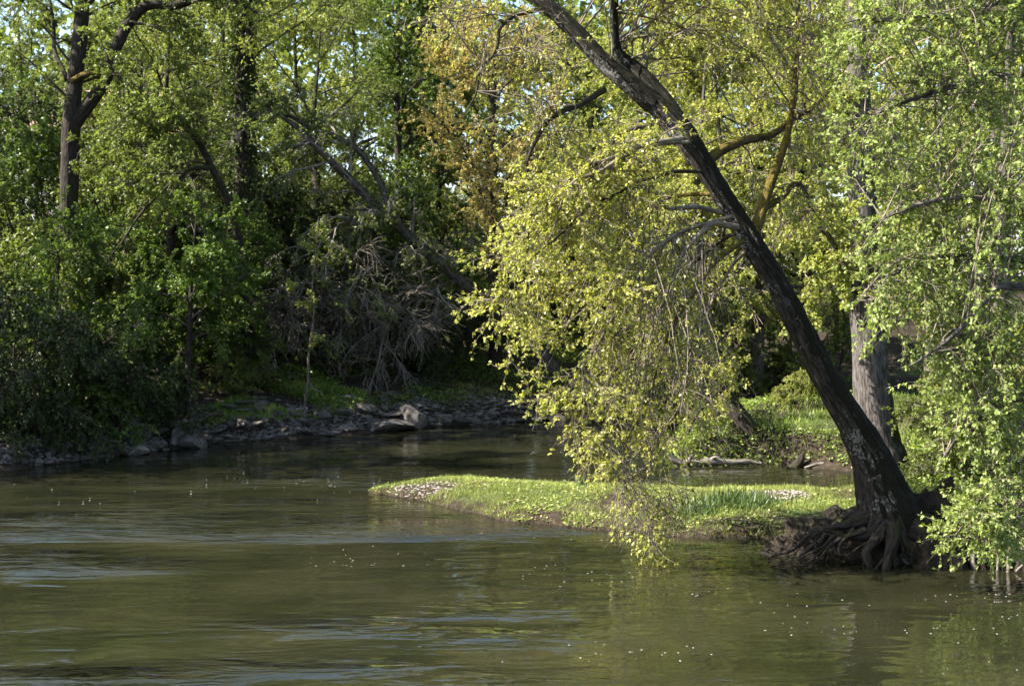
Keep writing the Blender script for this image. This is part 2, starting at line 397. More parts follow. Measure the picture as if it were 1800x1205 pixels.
def water_mat():
    m, nt, out = newmat("river_water")
    tc = N(nt, "ShaderNodeTexCoord"); ch = N(nt, "ShaderNodeAttribute", attribute_name="chop")
    def nz(scale, sx, sy, det, dis=0.0, rot=0.06):
        mp = N(nt, "ShaderNodeMapping"); mp.inputs["Scale"].default_value = (sx, sy, 1); mp.inputs["Rotation"].default_value = (0, 0, rot)
        nt.links.new(tc.outputs["Object"], mp.inputs[0])
        n = N(nt, "ShaderNodeTexNoise", i_Scale=scale, i_Detail=det, i_Roughness=0.55, i_Distortion=dis); nt.links.new(mp.outputs[0], n.inputs["Vector"])
        return n.outputs[0]
    fine = nz(3.6, 0.40, 1.0, 3.0, 0.5)
    mid = nz(1.5, 0.45, 1.0, 2.0, 0.6, -0.1)
    a = N(nt, "ShaderNodeMath", operation='MULTIPLY'); nt.links.new(fine, a.inputs[0]); nt.links.new(ch.outputs["Fac"], a.inputs[1])
    c2 = N(nt, "ShaderNodeMath", operation='MULTIPLY_ADD'); nt.links.new(ch.outputs["Fac"], c2.inputs[0]); c2.inputs[1].default_value = 0.9; c2.inputs[2].default_value = 0.45
    b0 = N(nt, "ShaderNodeMath", operation='MULTIPLY'); nt.links.new(mid, b0.inputs[0]); nt.links.new(c2.outputs[0], b0.inputs[1])
    b = N(nt, "ShaderNodeMath", operation='ADD'); nt.links.new(b0.outputs[0], b.inputs[0]); nt.links.new(a.outputs[0], b.inputs[1])
    bp = N(nt, "ShaderNodeBump", i_Strength=1.0, i_Distance=0.06); nt.links.new(b.outputs[0], bp.inputs["Height"])
    fr = N(nt, "ShaderNodeFresnel", i_IOR=1.62); nt.links.new(bp.outputs[0], fr.inputs["Normal"])
    gl = N(nt, "ShaderNodeBsdfGlossy", i_Roughness=0.02); nt.links.new(bp.outputs[0], gl.inputs["Normal"])
    murk = N(nt, "ShaderNodeTexNoise", i_Scale=0.5, i_Detail=3.0); nt.links.new(tc.outputs["Object"], murk.inputs["Vector"])
    mc = ramp(nt, murk.outputs[0], [(0.35, (0.018, 0.020, 0.009)), (0.65, (0.033, 0.033, 0.016))])
    df = N(nt, "ShaderNodeBsdfDiffuse"); nt.links.new(mc, df.inputs[0])
    tp = N(nt, "ShaderNodeBsdfTransparent"); tp.inputs[0].default_value = (0.50, 0.55, 0.32, 1)
    m1 = N(nt, "ShaderNodeMixShader"); m1.inputs[0].default_value = 0.34; nt.links.new(df.outputs[0], m1.inputs[1]); nt.links.new(tp.outputs[0], m1.inputs[2])
    m2 = N(nt, "ShaderNodeMixShader"); nt.links.new(fr.outputs[0], m2.inputs[0]); nt.links.new(m1.outputs[0], m2.inputs[1]); nt.links.new(gl.outputs[0], m2.inputs[2])
    nt.links.new(m2.outputs[0], out.inputs[0])
    return m
M['water'] = water_mat()

# ------------------------------------------------------------------ the setting: ground, river, island
def g2(px, py): return gnd(px, py)[:2]
RIVER = [(-17, -15), (-16.5, 10), (-14.6, 22), g2(0, 828), g2(100, 816), g2(200, 802), g2(370, 779), g2(500, 771), g2(620, 763), g2(740, 751), g2(850, 744), g2(1000, 737),
         (8, 46.5), (14, 44.5), (22, 42.5), (42, 41.5), (42, 37.5), (24, 38), (13, 39.5), (8, 40.8), (5.0, 39.8), (4.0, 37.5),
         g2(1180, 814), g2(1260, 818), g2(1340, 816), g2(1420, 820), g2(1500, 828), g2(1560, 838), g2(1605, 852),
         (7.6, 27.5), (6.3, 25.2), (5.9, 23.2), (6.1, 21.9), (7.4, 20.9), (10, 20.3), (19, 18.5), (19, -15)]
RIVER = smooth(np.array(RIVER, float), 3, closed=True)

def height(x, y):
    x = np.asarray(x, float); y = np.asarray(y, float)
    d = polydist(x, y, RIVER) + 0.22 * vn2(x, y, 0.7, 3.1) + 0.10 * vn2(x, y, 2.1, 5.2)
    s = np.clip(d / 0.75, 0, 1); s = s * s * (3 - 2 * s)
    left = np.clip((-x + 4 - 0.0 * y) / 10.0, 0, 1) * np.clip((y - 10) / 20, 0, 1)
    right = np.clip((x - 2) / 4.0, 0, 1)
    land = (0.55 + 0.08 * right) * s + np.clip(d - 0.4, 0, 9) * (0.13 + 0.16 * left + 0.09 * right * np.clip((y - 30) / 3, 0, 1)) + np.clip(d - 9, 0, 60) * (0.05 + 0.12 * left)
    land = land + (0.10 * vn2(x, y, 0.9, 1.0) + 0.04 * vn2(x, y, 3.0, 2.0)) * s
    bed = -0.12 - np.clip(-d, 0, 3) * 0.28
    return np.where(d > 0, land, np.where(d > -0.15, -0.12 * np.clip(-d / 0.15, 0, 1), bed + 0.0))

def axis_pts(lo, a, b, hi, fine, coarse):
    return np.unique(np.concatenate([np.arange(lo, a, coarse), np.arange(a, b, fine), np.arange(b, hi + coarse, coarse)]))
gx = axis_pts(-130, -18, 14, 130, 0.28, 4.0); gy = axis_pts(-40, 18, 56, 220, 0.28, 4.0)
XX, YY = np.meshgrid(gx, gy, indexing='ij')
ZZ = height(XX.ravel(), YY.ravel())
idx = np.arange(XX.size).reshape(XX.shape)
b = Buf(); b.add(np.stack([XX.ravel(), YY.ravel(), ZZ], -1), np.stack([idx[:-1, :-1], idx[1:, :-1], idx[1:, 1:], idx[:-1, 1:]], -1).reshape(-1, 4))
ground = tag(b.build("ground", M['ground']), "dark soil and grass river banks rising to a wooded slope", kind="structure")
wx = axis_pts(-130, -16, 12, 130, 0.25, 6.0); wy = axis_pts(-40, 10, 48, 58, 0.25, 6.0)
XX, YY = np.meshgrid(wx, wy, indexing='ij'); idx = np.arange(XX.size).reshape(XX.shape)
wx, wy = XX.ravel(), YY.ravel()
# choppiness of the surface: riffles over the shallows, glassy in the deep pool
chop = 0.07 + 0.05 * vn2(wx * .45, wy, .5, 3.3)
for px, py, rx, ry, am in [(300, 925, 5.0, 1.5, 2.4), (620, 932, 3.0, 1.0, 2.4), (60, 975, 2.0, 1.0, 2.0), (120, 1000, 1.6, .6, 1.4), (540, 850, 3.0, 2.2, 1.5), (330, 890, 3.5, 1.0, .9), (930, 930, 2.2, .6, .6), (760, 1110, 2.8, .9, 1.0), (300, 1195, 4.0, .8, 1.3), (900, 1075, 2.4, .5, .4), (800, 785, 3.5, 2.0, .5), (150, 860, 3.5, 1.5, .5), (960, 930, 2.4, .5, .5)]:
    c = gnd(px, py); q = ((wx - c[0]) / rx) ** 2 + ((wy - c[1]) / ry) ** 2
    chop = chop + am * np.exp(-q * 1.2) * np.clip(.85 + 1.7 * vn2(wx * .4, wy, 1.1, px * .01), 0, 1.7)
b = Buf(); b.add(np.stack([wx, wy, np.zeros_like(wx)], -1), np.stack([idx[:-1, :-1], idx[1:, :-1], idx[1:, 1:], idx[:-1, 1:]], -1).reshape(-1, 4))
water = tag(b.build("river", M['water']), "green brown river bending round a low grassy island", kind="structure")
ca = water.data.attributes.new("chop", 'FLOAT', 'POINT'); ca.data.foreach_set("value", chop)

# the island
ISL = smooth(np.array([g2(655, 864), g2(700, 874), g2(760, 888), g2(800, 897), g2(850, 910), g2(940, 922), g2(1030, 930), g2(1120, 938), g2(1220, 944), g2(1320, 947), g2(1400, 948),
                       (5.0, 23.0), (6.6, 23.2), (7.6, 25.5), (7.4, 28.0), g2(1500, 869), g2(1400, 868), g2(1250, 869), g2(1100, 864), g2(960, 858), g2(860, 852), g2(780, 850), g2(720, 856)], float), 3, closed=True)
def isl_h(x, y):
    d = -polydist(x, y, ISL) + 0.20 * vn2(x, y, 1.3, 8.0) + 0.09 * vn2(x, y, 4.5, 9.0)
    s = np.clip(d / 0.35, 0, 1)
    return np.where(d > 0, 0.02 + 0.12 * s ** 0.7 + 0.10 * np.clip(d, 0, 2.2) + 0.035 * vn2(x, y, 1.3, 4.4) * s, -0.15)
ix = np.arange(-4.0, 8.4, 0.11); iy = np.arange(22.4, 33.5, 0.11)
XX, YY = np.meshgrid(ix, iy, indexing='ij'); ZZ = isl_h(XX.ravel(), YY.ravel()).reshape(XX.shape)
idx = np.arange(XX.size).reshape(XX.shape)
F = np.stack([idx[:-1, :-1], idx[1:, :-1], idx[1:, 1:], idx[:-1, 1:]], -1).reshape(-1, 4)
F = F[(ZZ.ravel()[F] > -0.1).any(axis=1)]
b = Buf(); b.add(np.stack([XX, YY, ZZ], -1).reshape(-1, 3), F)
island = tag(b.build("island", M['turf']), "low grassy island in the river", kind="structure")

def scatter(n, x0, x1, y0, y1, keep, rng):
    x = rng.uniform(x0, x1, n); y = rng.uniform(y0, y1, n); k = keep(x, y); return x[k], y[k]
def blades(buf, x, y, z, h, rng, lean=0.35, shape="blade", mi=0):
    a = rng.normal(0, lean, (len(x), 3)); a[:, 2] = 1.0
    leaves(buf, np.stack([x, y, z], -1), a, h, rng, shape, face_up=0.0, mi=mi)

# bare pebble patches and earth scars on the island
PATCH = [(gnd(728, 864, .12), 0.75, 0.42), (gnd(1368, 876, .3), 0.50, 0.55), (gnd(1440, 912, .2), 0.30, 0.40), (gnd(975, 905, .15), 0.16, 0.25), (gnd(800, 886, .1), 0.18, 0.3)]
def bare(x, y):
    r = np.zeros(x.shape, bool)
    for c, rx, ry in PATCH:
        r |= ((x - c[0]) / rx) ** 2 + ((y - c[1]) / ry) ** 2 + 0.5 * vn2(x, y, 3.5, 1.7) < 1
    return r
rng = np.random.default_rng(11)
x, y = scatter(190000, -3.6, 7.8, 22.6, 32.5, lambda x, y: (isl_h(x, y) > 0.03) & (~bare(x, y) | (np.random.default_rng(3).random(x.shape) < 0.10)) & (vn2(x, y, 2.2, 6.0) > -0.72), rng)
b = Buf(); z = isl_h(x, y)
blades(b, x, y, z - 0.01, (0.035 + 0.05 * rng.random(len(x)) ** 2) * (1 + 0.6 * vn2(x, y, 1.1, 2.2) + 0.9 * np.clip(vn2(x, y, 3.1, 5.5), 0, 1)), rng, lean=0.55)
xh, yh = scatter(26000, -3.6, 7.8, 22.6, 32.5, lambda x, y: (isl_h(x, y) > 0.02) & ~bare(x, y) & (vn2(x, y, 1.5, 12.0) > 0.05), rng)
aa = rng.normal(0, 1, (len(xh), 3)); aa[:, 2] = 0.5
leaves(b, np.stack([xh, yh, isl_h(xh, yh) + 0.015], -1), aa, rng.uniform(0.03, 0.06, len(xh)), rng, "round", 0.6)
tag(b.build("island_grass", M['grass']), "short sunlit grass covering the island", "grass", kind="stuff")
# uneven taller fringe along the island's rear edge
x, y = scatter(16000, -3.6, 7.8, 22.6, 32.5, lambda x, y: (isl_h(x, y) > 0.02) & (polydist(x, y, ISL) > -0.35) & (vn2(x, y, 0.9, 7.5) > -0.1), rng)
b = Buf(); blades(b, x, y, isl_h(x, y) - 0.01, rng.uniform(0.07, 0.15, len(x)), rng, lean=0.4)
tag(b.build("edge_grass", M['wildgrass']), "ragged taller grass fringing the edge of the island", "grass", kind="stuff")

x, y = scatter(26000, -3.6, 7.8, 22.6, 32.5, lambda x, y: (isl_h(x, y) > 0.02) & ((vn2(x, y, 1.9, 21.0) > .25) | (polydist(x, y, ISL) > -.3)), rng)
b = Buf(); blades(b, x, y, isl_h(x, y) - 0.01, rng.uniform(0.03, 0.09, len(x)), rng, lean=0.9)
tag(b.build("dry_grass", M['litter']), "dry brown stalks among the island's grass", "grass", kind="stuff")

def pebble_patch(i, n, label):
    c, rx, ry = PATCH[i]; b = Buf(); r2 = np.random.default_rng(40 + i)
    k = 0
    base = np.array([[1, 0, 0], [0, 1, 0], [-1, 0, 0], [0, -1, 0], [0, 0, .7], [0, 0, -.5]], float)
    Fo = np.array([[0, 1, 4], [1, 2, 4], [2, 3, 4], [3, 0, 4], [1, 0, 5], [2, 1, 5], [3, 2, 5], [0, 3, 5]])
    for _ in range(n):
        a = r2.uniform(0, 6.28); r = r2.random() ** .6 * 1.25
        px, py = c[0] + math.cos(a) * r * rx, c[1] + math.sin(a) * r * ry
        s = 0.010 + 0.028 * r2.random() ** 2.5
        V = base * s * r2.uniform(0.7, 1.3, (6, 1)) * np.array([1.3, 1.0, 0.8]); t = r2.uniform(0, 6.28)
        V = V @ np.array([[math.cos(t), math.sin(t), 0], [-math.sin(t), math.cos(t), 0], [0, 0, 1]])
        b.add(V + np.array([px, py, float(isl_h(np.array([px]), np.array([py]))[0]) + 0.008]), Fo)
    tag(b.build("pebbles", M['pebble'], smooth_shade=False), label, "pebbles", kind="stuff")
pebble_patch(0, 360, "patch of white pebbles at the tip of the island")
pebble_patch(1, 300, "patch of pinkish pebbles on the island's lawn by the leaning trunk")

def clump(name, px, py, z, n, h, sx, sy, label, seed):
    r2 = np.random.default_rng(seed); c = gnd(px, py, z); t = thing(name, label, "plant", c, "blue green leaf clumps on the island")
    x = c[0] + r2.normal(0, sx, n); y = c[1] + r2.normal(0, sy, n); b = Buf()
    blades(b, x, y, np.maximum(isl_h(x, y), 0) - 0.01, r2.uniform(0.6, 1.2, n) * h, r2, lean=0.28)
    tag(b.build("leaf_blades", M['iris'], t), kind="stuff")
clump("bulb_plant", 1300, 897, 0.2, 900, 0.24, 0.34, 0.22, "wide clump of blue green strap leaves beside the pebbles on the island", 61)
clump("bulb_plant", 1222, 905, 0.2, 260, 0.20, 0.20, 0.15, "small clump of blue green strap leaves under the hanging branches", 62)
clump("bulb_plant", 1022, 862, 0.25, 60, 0.26, 0.08, 0.06, "thin tuft of upright leaves at the island's far edge", 63)

# ------------------------------------------------------------------ the leaning tree
rng = np.random.default_rng(5)
base = gnd(1580, 985, 0.0)
LT = thing("leaning_tree", "big dark leaning tree with mossy lichen spotted trunk rooted at the water's edge", "tree", (base[0], base[1], 0.0))
def limb_path(rows, n=6):
    """rows: px, py, Y, radius -> (path, radii)"""
    A = np.array([np.append(at(r[0], r[1], r[2]), r[3]) for r in rows])
    A = smooth(A, n)
    return A[:, :3], A[:, 3]
def one_tube(name, rows, mat, parent, S=14, rough=0.06, n=6, seed=0, wob=0.0, fiss=0.0):
    p, r = limb_path(rows, n)
    if wob:
        p = p + wob * np.stack([vnoise(p * 2.0 + 11 * k + seed) for k in range(3)], -1) * np.linspace(0, 1, len(p))[:, None]
    b = Buf(); tubes(b, p[None], r[None], S, rough=rough, seed=seed, fiss=fiss); b.build(name, mat, parent)
    return p, r
TR = [(1606, 1010, 21.6, .60), (1594, 978, 21.6, .57), (1578, 940, 21.6, .52), (1560, 895, 21.6, .465), (1542, 845, 21.6, .385), (1527, 800, 21.6, .335), (1500, 750, 21.6, .295), (1470, 700, 21.65, .27), (1418, 600, 21.7, .24),
      (1366, 500, 21.8, .222), (1322, 430, 21.8, .215), (1280, 360, 21.85, .21), (1243, 300, 21.9, .21), (1213, 250, 21.9, .23), (1182, 212, 21.95, .235), (1150, 182, 22.0, .20), (1105, 146, 22.0, .175)]
TR = [(a, c_, y_, r_ * (.78 if c_ < 720 else .78 + .22 * min(1, (c_ - 720) / 200))) for a, c_, y_, r_ in TR]
trunkP, trunkR = one_tube("trunk", TR, M['leanbark'], LT, S=84, rough=0.06, n=16, seed=1, fiss=.05)
limbs = {}
def limb(key, rows, mat, S=14, seed=0, wob=0.0, rough=0.07):
    limbs[key] = one_tube("limb", rows, M[mat], LT, S=S if key not in 'ab' else 56, seed=seed, wob=wob, rough=rough, n=6 if key not in 'ab' else 14, fiss=.05 if key in 'ab' else 0)
limb('a', [(1150, 182, 22.0, 0.160), (1105, 146, 22.0, 0.143), (1065, 112, 22.05, 0.139), (1030, 76, 22.1, 0.135), (1000, 45, 22.15, 0.127), (955, 5, 22.2, 0.115), (900, -40, 22.3, 0.090), (800, -90, 22.4, 0.057), (700, -110, 22.3, 0.025)], 'leanbark', 20, 2)
limb('b', [(1195, 215, 21.95, 0.123), (1170, 178, 22.1, 0.115), (1140, 143, 22.2, 0.107), (1110, 115, 22.3, 0.102), (1088, 95, 22.3, 0.090), (1081, 60, 22.3, 0.072), (1080, 0, 22.3, 0.070), (1088, -100, 22.4, 0.057), (1070, -200, 22.5, 0.025)], 'leanbark', 18, 3)
limb('c', [(1322, 420, 21.8, .09), (1334, 385, 21.9, .085), (1348, 340, 22.1, .082), (1366, 290, 22.3, .075), (1384, 238, 22.5, .06), (1392, 185, 22.6, .045), (1400, 100, 22.8, .035), (1404, 0, 23, .03), (1400, -120, 23, .015)], 'mossbark', 12, 4)
limb('d', [(1240, 285, 21.9, .09), (1268, 264, 22.1, .08), (1310, 246, 22.4, .07), (1350, 238, 22.8, .06), (1395, 205, 23.2, .05), (1440, 178, 23.6, .035), (1500, 110, 24, .015)], 'mossbark', 10, 5, wob=0.12)
limb('e', [(1270, 375, 21.8, 0.037), (1225, 364, 21.5, 0.034), (1175, 366, 21.2, 0.031), (1160, 355, 21.1, 0.028), (1146, 335, 21.0, 0.022), (1120, 330, 20.8, 0.009)], 'palewood', 10, 6, wob=0.06)
limb('f', [(1062, 158, 22.0, .06), (1020, 182, 21.6, .05), (985, 196, 21.3, .045), (950, 230, 21.0, .035), (930, 285, 20.9, .02), (925, 330, 20.9, .01)], 'darkbark', 9, 7, wob=0.1)
limb('g', [(960, 15, 22.2, .04), (905, 28, 21.6, .032), (880, 50, 21.3, .028), (872, 90, 21.2, .024), (835, 135, 21.0, .018), (815, 200, 20.9, .008)], 'darkbark', 9, 8, wob=0.12)
limb('h', [(1200, 245, 21.8, .06), (1160, 250, 21.3, .05), (1120, 262, 20.9, .045), (1070, 290, 20.6, .035), (1000, 350, 20.5, .02), (960, 420, 20.5, .01)], 'twig', 9, 9, wob=0.15)
limb('i', [(1300, 400, 21.75, .05), (1270, 395, 21.3, .045), (1240, 400, 21.0, .04), (1205, 440, 20.8, .03), (1185, 520, 20.8, .02), (1180, 640, 20.8, .01)], 'twig', 9, 10, wob=0.12)
limb('j', [(1340, 370, 22.0, .05), (1372, 348, 22.4, .048), (1400, 325, 22.7, .045), (1425, 350, 22.9, .03), (1445, 400, 23.0, .012)], 'mossbark', 9, 11, wob=0.1)

def rand_in(poly, n, rng):
    P = np.array(poly, float); out = np.zeros((0, 2))
    while len(out) < n:
        q = rng.uniform(P.min(0), P.max(0), (n * 3, 2)); out = np.vstack([out, q[inpoly(q[:, 0], q[:, 1], P)]])
    return out[:n]
def arcs(S, T, K, rng, lift=0.5, pull=0.6, wob=0.06):
    """Arching branches from S to T (n,3): out first, then down."""
    n = len(S); L = np.linalg.norm(T - S, axis=1, keepdims=True)
    C = S + (T - S) * pull; C[:, 2] = np.maximum(S[:, 2], T[:, 2]) + (lift * L[:, 0]) * rng.uniform(0.1, 1.0, n)
    t = np.linspace(0, 1, K)[None, :, None]
    P = (1 - t) ** 2 * S[:, None] + 2 * t * (1 - t) * C[:, None] + t * t * T[:, None]
    w = rng.normal(0, wob, P.shape).cumsum(axis=1); w -= w[:, :1]
    return P + w * np.sqrt(L)[:, None] * 0.4
wood, foliage = Buf(), Buf()
def pick(keys, n, rng, t0=0.2):
    out = []
    for _ in range(n):
        p, r = limbs[keys[rng.integers(len(keys))]]
        out.append(p[int(rng.uniform(t0, 0.98) * (len(p) - 1))])
    return np.array(out)
def spray(poly, n, keys, Y0, Y1, rng, twig_n=13, leaf_n=4, size=0.07, tw_len=0.6, lift=0.25, grav=-0.16, r0=0.014, per=3, K=9):
    q = rand_in(poly, n, rng)
    T = np.array([at(a, c, yy) for (a, c), yy in zip(q, rng.uniform(Y0, Y1, n))])
    T[:, 2] = np.maximum(T[:, 2], 0.1)
    S = pick(keys, n * 3, rng)
    # choose of three limb points the nearest that is above the target
    S3 = S.reshape(n, 3, 3); cost = np.linalg.norm(S3 - T[:, None], axis=2) + 6 * np.clip(T[:, None, 2] - S3[:, :, 2], 0, 9)
    S = S3[np.arange(n), cost.argmin(1)]
    P = arcs(S, T, K, rng, lift=lift)
    R = taper(np.full(n, r0) * rng.uniform(0.7, 1.5, n), 0.004, K); tubes(wood, P, R, 5)
    s, d, t, = sprout(P, twig_n, 0.35, 1.0, 0.4, 1.2, rng)
    tw = grow(s, d, rng.uniform(0.5, 1.3, len(s)) * tw_len, 5, 0.16, grav, rng)
    tubes(wood, tw, taper(np.full(len(tw), 0.0065), 0.003, 6), 3)
    leaf_on(foliage, tw, leaf_n, size, rng, per=per, t0=0.45, spread=0.7)
HANG = [
 [(1215, 250, 21.8, 0.0330), (1143, 255, 21.2, 0.0297), (1076, 275, 20.8, 0.0231), (1000, 320, 20.5, 0.0145), (938, 380, 20.4, 0.0066)],
 [(1240, 300, 21.8, 0.0330), (1160, 310, 21.4, 0.0297), (1076, 340, 21.0, 0.0231), (992, 400, 20.7, 0.0145), (918, 480, 20.5, 0.0079), (896, 530, 20.5, 0.0040)],
 [(1262, 340, 21.8, 0.0330), (1185, 350, 22.3, 0.0297), (1110, 390, 22.7, 0.0231), (1034, 460, 22.9, 0.0145), (958, 550, 22.9, 0.0079), (928, 610, 22.8, 0.0040)],
 [(1285, 380, 21.7, 0.0330), (1220, 400, 21.2, 0.0277), (1152, 450, 20.7, 0.0224), (1084, 540, 20.4, 0.0145), (1026, 640, 20.3, 0.0079), (996, 690, 20.3, 0.0040)],
 [(1300, 405, 21.7, 0.0297), (1240, 440, 22.2, 0.0264), (1168, 520, 22.5, 0.0211), (1110, 620, 22.5, 0.0132), (1059, 720, 22.4, 0.0079), (1041, 790, 22.3, 0.0040)],
 [(1310, 420, 21.7, 0.0297), (1250, 470, 21.0, 0.0251), (1194, 560, 20.7, 0.0198), (1143, 680, 20.7, 0.0132), (1110, 790, 20.8, 0.0079), (1097, 880, 20.9, 0.0040)],
 [(1320, 430, 21.7, 0.0264), (1265, 500, 21.8, 0.0224), (1225, 600, 21.6, 0.0172), (1194, 720, 21.4, 0.0119), (1168, 840, 21.3, 0.0066), (1160, 930, 21.3, 0.0033)],
 [(1185, 215, 21.9, 0.0330), (1101, 230, 22.6, 0.0277), (1017, 290, 23.0, 0.0198), (948, 360, 23.2, 0.0119), (906, 430, 23.2, 0.0053)]]
hang_keys = []
for k, rows in enumerate(HANG):
    limb('hang%d' % k, rows, ('twig', 'darkbark', 'mossbark')[k % 3], 8, 40 + k, wob=0.34); hang_keys.append('hang%d' % k)
def sprays(keys, n1, L1, n2, L2, nodes, size, g1, g2, t0, per=3):
    for key in keys:
        p, r = limbs[key]
        s, d, t, rr = sprout(p[None], n1, t0, 1.0, .45, 1.25, rng, r[None])
        p1 = grow(s, d, L1 * rng.uniform(.4, 1.2, n1) * (1.15 - .5 * t), 7, .13, g1, rng); p1[:, :, 2] = np.maximum(p1[:, :, 2], .12)
        tubes(wood, p1, taper(np.minimum(rr * .6, .012), .004, 8), 4)
        s, d, t = sprout(p1, n2, .12, 1.0, .4, 1.2, rng)
        p2 = grow(s, d, L2 * rng.uniform(.4, 1.3, len(s)), 4, .17, g2, rng); p2[:, :, 2] = np.maximum(p2[:, :, 2], .08)
        tubes(wood, p2, taper(np.full(len(s), .0068), .003, 5), 3)
        leaf_on(foliage, p2, nodes, size, rng, per=per, t0=.35, spread=.75, var=.5)
sprays(hang_keys[:5] + hang_keys[7:], 36, 1.1, 12, .42, 5, .049, -.045, -.05, .2)
sprays(hang_keys[5:7], 22, 1.0, 10, .46, 4, .049, -.08, -.08, .2)
sprays(hang_keys[3:7], 16, 1.3, 7, .6, 1, .05, -.12, -.14, .1)
TOP = [(830, 60), (980, 80), (1100, 200), (1060, 300), (900, 300), (840, 200)]
spray(TOP, 20, list('afg'), 20.6, 23.4, rng, lift=0.15, leaf_n=3, size=0.05)
spray([(640, -60), (900, -60), (860, 120), (700, 60)], 12, list('ag'), 20.5, 23.5, rng, lift=0.1, leaf_n=3, size=0.05)
spray([(1100, -120), (1480, -120), (1500, 60), (1420, 220), (1250, 230), (1150, 100)], 60, list('bcd'), 21.0, 24.5, rng, lift=0.12, leaf_n=5, size=0.052)
spray([(1000, -330), (1500, -330), (1480, -40), (1000, -20)], 45, list('abc'), 19.5, 25, rng, lift=0.1, leaf_n=5, size=0.075)
spray([(1290, 280), (1480, 220), (1480, 420), (1350, 440)], 26, list('cdj'), 22.0, 24.0, rng, lift=0.12, leaf_n=4, size=0.05)
# long whippy strands that hang straight down in the middle of the curtain
q = rand_in([(1090, 330), (1255, 380), (1240, 560), (1120, 520)], 90, rng)
S = np.array([at(a, c, yy) for (a, c), yy in zip(q, rng.uniform(20.3, 22.2, 90))])
st = grow(S, rng.normal(0, .35, (90, 3)) + np.array([0, 0, -.8]), rng.uniform(1.2, 3.1, 90), 9, 0.07, -0.12, rng)
st[:, :, 2] = np.maximum(st[:, :, 2], 0.25)
tubes(wood, st, taper(np.full(90, 0.008), 0.003, 10), 4)
leaf_on(foliage, st, 6, 0.05, rng, per=2, t0=0.3)
# broken twig whose end trails in the water
tr = np.array([np.append(at(*r[:3]), r[3]) for r in [(1170, 900, 21.3, .012), (1168, 940, 21.25, .012), (1150, 972, 21.2, .012), (1120, 994, 21.2, .014)]]); tr = smooth(tr, 4)
tubes(wood, tr[None, :, :3], tr[None, :, 3], 6)
wood.build("twigs", M['twig'], LT)["kind"] = "stuff"
foliage.build("foliage", M['drape'], LT)["kind"] = "stuff"

# its roots and the earth they hold
def lump(buf, c, rx, ry, rz, seed, n=26, m=14, rough=0.34, mi=0):
    th = np.linspace(0, 2 * np.pi, n, endpoint=False); ph = np.linspace(0.02, np.pi * 0.62, m)
    TH, PH = np.meshgrid(th, ph, indexing='xy')
    D = np.stack([np.cos(TH) * np.sin(PH), np.sin(TH) * np.sin(PH), np.cos(PH)], -1)
    k = 1 + rough * (vnoise(D * 2.3 + seed) + 0.6 * vnoise(D * 5.5 + seed) + 0.35 * vnoise(D * 11 + seed))
    V = D * k[..., None] * np.array([rx, ry, rz]) + np.array(c)
    i = np.arange(n * m).reshape(m, n); a = i[:-1]; bb = np.roll(a, -1, 1); d = i[1:]; e = np.roll(d, -1, 1)
    buf.add(V.reshape(-1, 3), np.stack([a, d, e, bb], -1).reshape(-1, 4), mi)
b = Buf()
c = gnd(1500, 985, 0); lump(b, (c[0] + .05, c[1] + .55, -.05), .95, .55, .62, 3, 60, 26)
c = gnd(1420, 980, 0); lump(b, (c[0], c[1] + .45, -.05), .62, .40, .26, 9, 44, 20)
c = gnd(1620, 990, 0); lump(b, (c[0] + .1, c[1] + .9, -.05), .9, .6, 1.0, 5, 60, 26)
c = gnd(1545, 992, 0); lump(b, (c[0], c[1] + .42, -.05), .62, .36, .42, 15, 60, 26)
c = gnd(1660, 1000, 0); lump(b, (c[0], c[1] + .55, -.05), .55, .45, .62, 25, 60, 26)
b.build("root_mound", M['soil'], LT)
RT = [[(1535, 905, 21.45, .20), (1490, 925, 21.3, .13), (1450, 935, 21.25, .09), (1420, 950, 21.2, .07), (1380, 972, 21.3, .045), (1368, 982, 21.3, .03)],
      [(1530, 900, 21.6, .16), (1500, 905, 21.7, .12), (1470, 930, 21.6, .09), (1430, 945, 21.5, .06), (1395, 966, 21.5, .035)],
      [(1545, 915, 21.3, .16), (1515, 945, 21.1, .09), (1480, 940, 21.0, .06), (1440, 958, 21.0, .045), (1410, 980, 21.1, .03)],
      [(1555, 925, 21.25, .17), (1535, 955, 21.0, .10), (1520, 970, 20.95, .075), (1512, 992, 21.0, .06)],
      [(1565, 930, 21.2, .20), (1568, 955, 20.95, .13), (1560, 975, 20.9, .09), (1555, 998, 20.95, .08)],
      [(1580, 935, 21.2, .20), (1590, 960, 20.95, .12), (1600, 980, 20.9, .09), (1598, 1000, 20.9, .07)],
      [(1600, 930, 21.2, .22), (1640, 955, 21.0, .14), (1660, 978, 20.9, .09), (1690, 1005, 20.8, .06)],
      [(1610, 915, 21.4, .2), (1660, 925, 21.3, .14), (1710, 950, 21.1, .09), (1750, 985, 20.9, .06), (1765, 1008, 20.7, .05)],
      [(1520, 930, 21.1, .07), (1485, 950, 20.95, .05), (1455, 965, 20.95, .04), (1420, 988, 21.0, .02)],
      [(1500, 930, 21.15, .06), (1470, 962, 20.95, .04), (1462, 990, 21.0, .03)],
      [(1470, 938, 21.15, .05), (1445, 965, 21.05, .035), (1430, 988, 21.05, .02)],
      [(1540, 945, 21.05, .06), (1545, 962, 20.85, .05), (1542, 996, 20.85, .035)],
      [(1480, 935, 21.2, .05), (1440, 936, 21.1, .04), (1405, 958, 21.15, .03), (1385, 980, 21.2, .015)],
      [(1575, 958, 20.95, .06), (1572, 980, 20.8, .05), (1580, 1002, 20.75, .03)]]
r2 = np.random.default_rng(17)
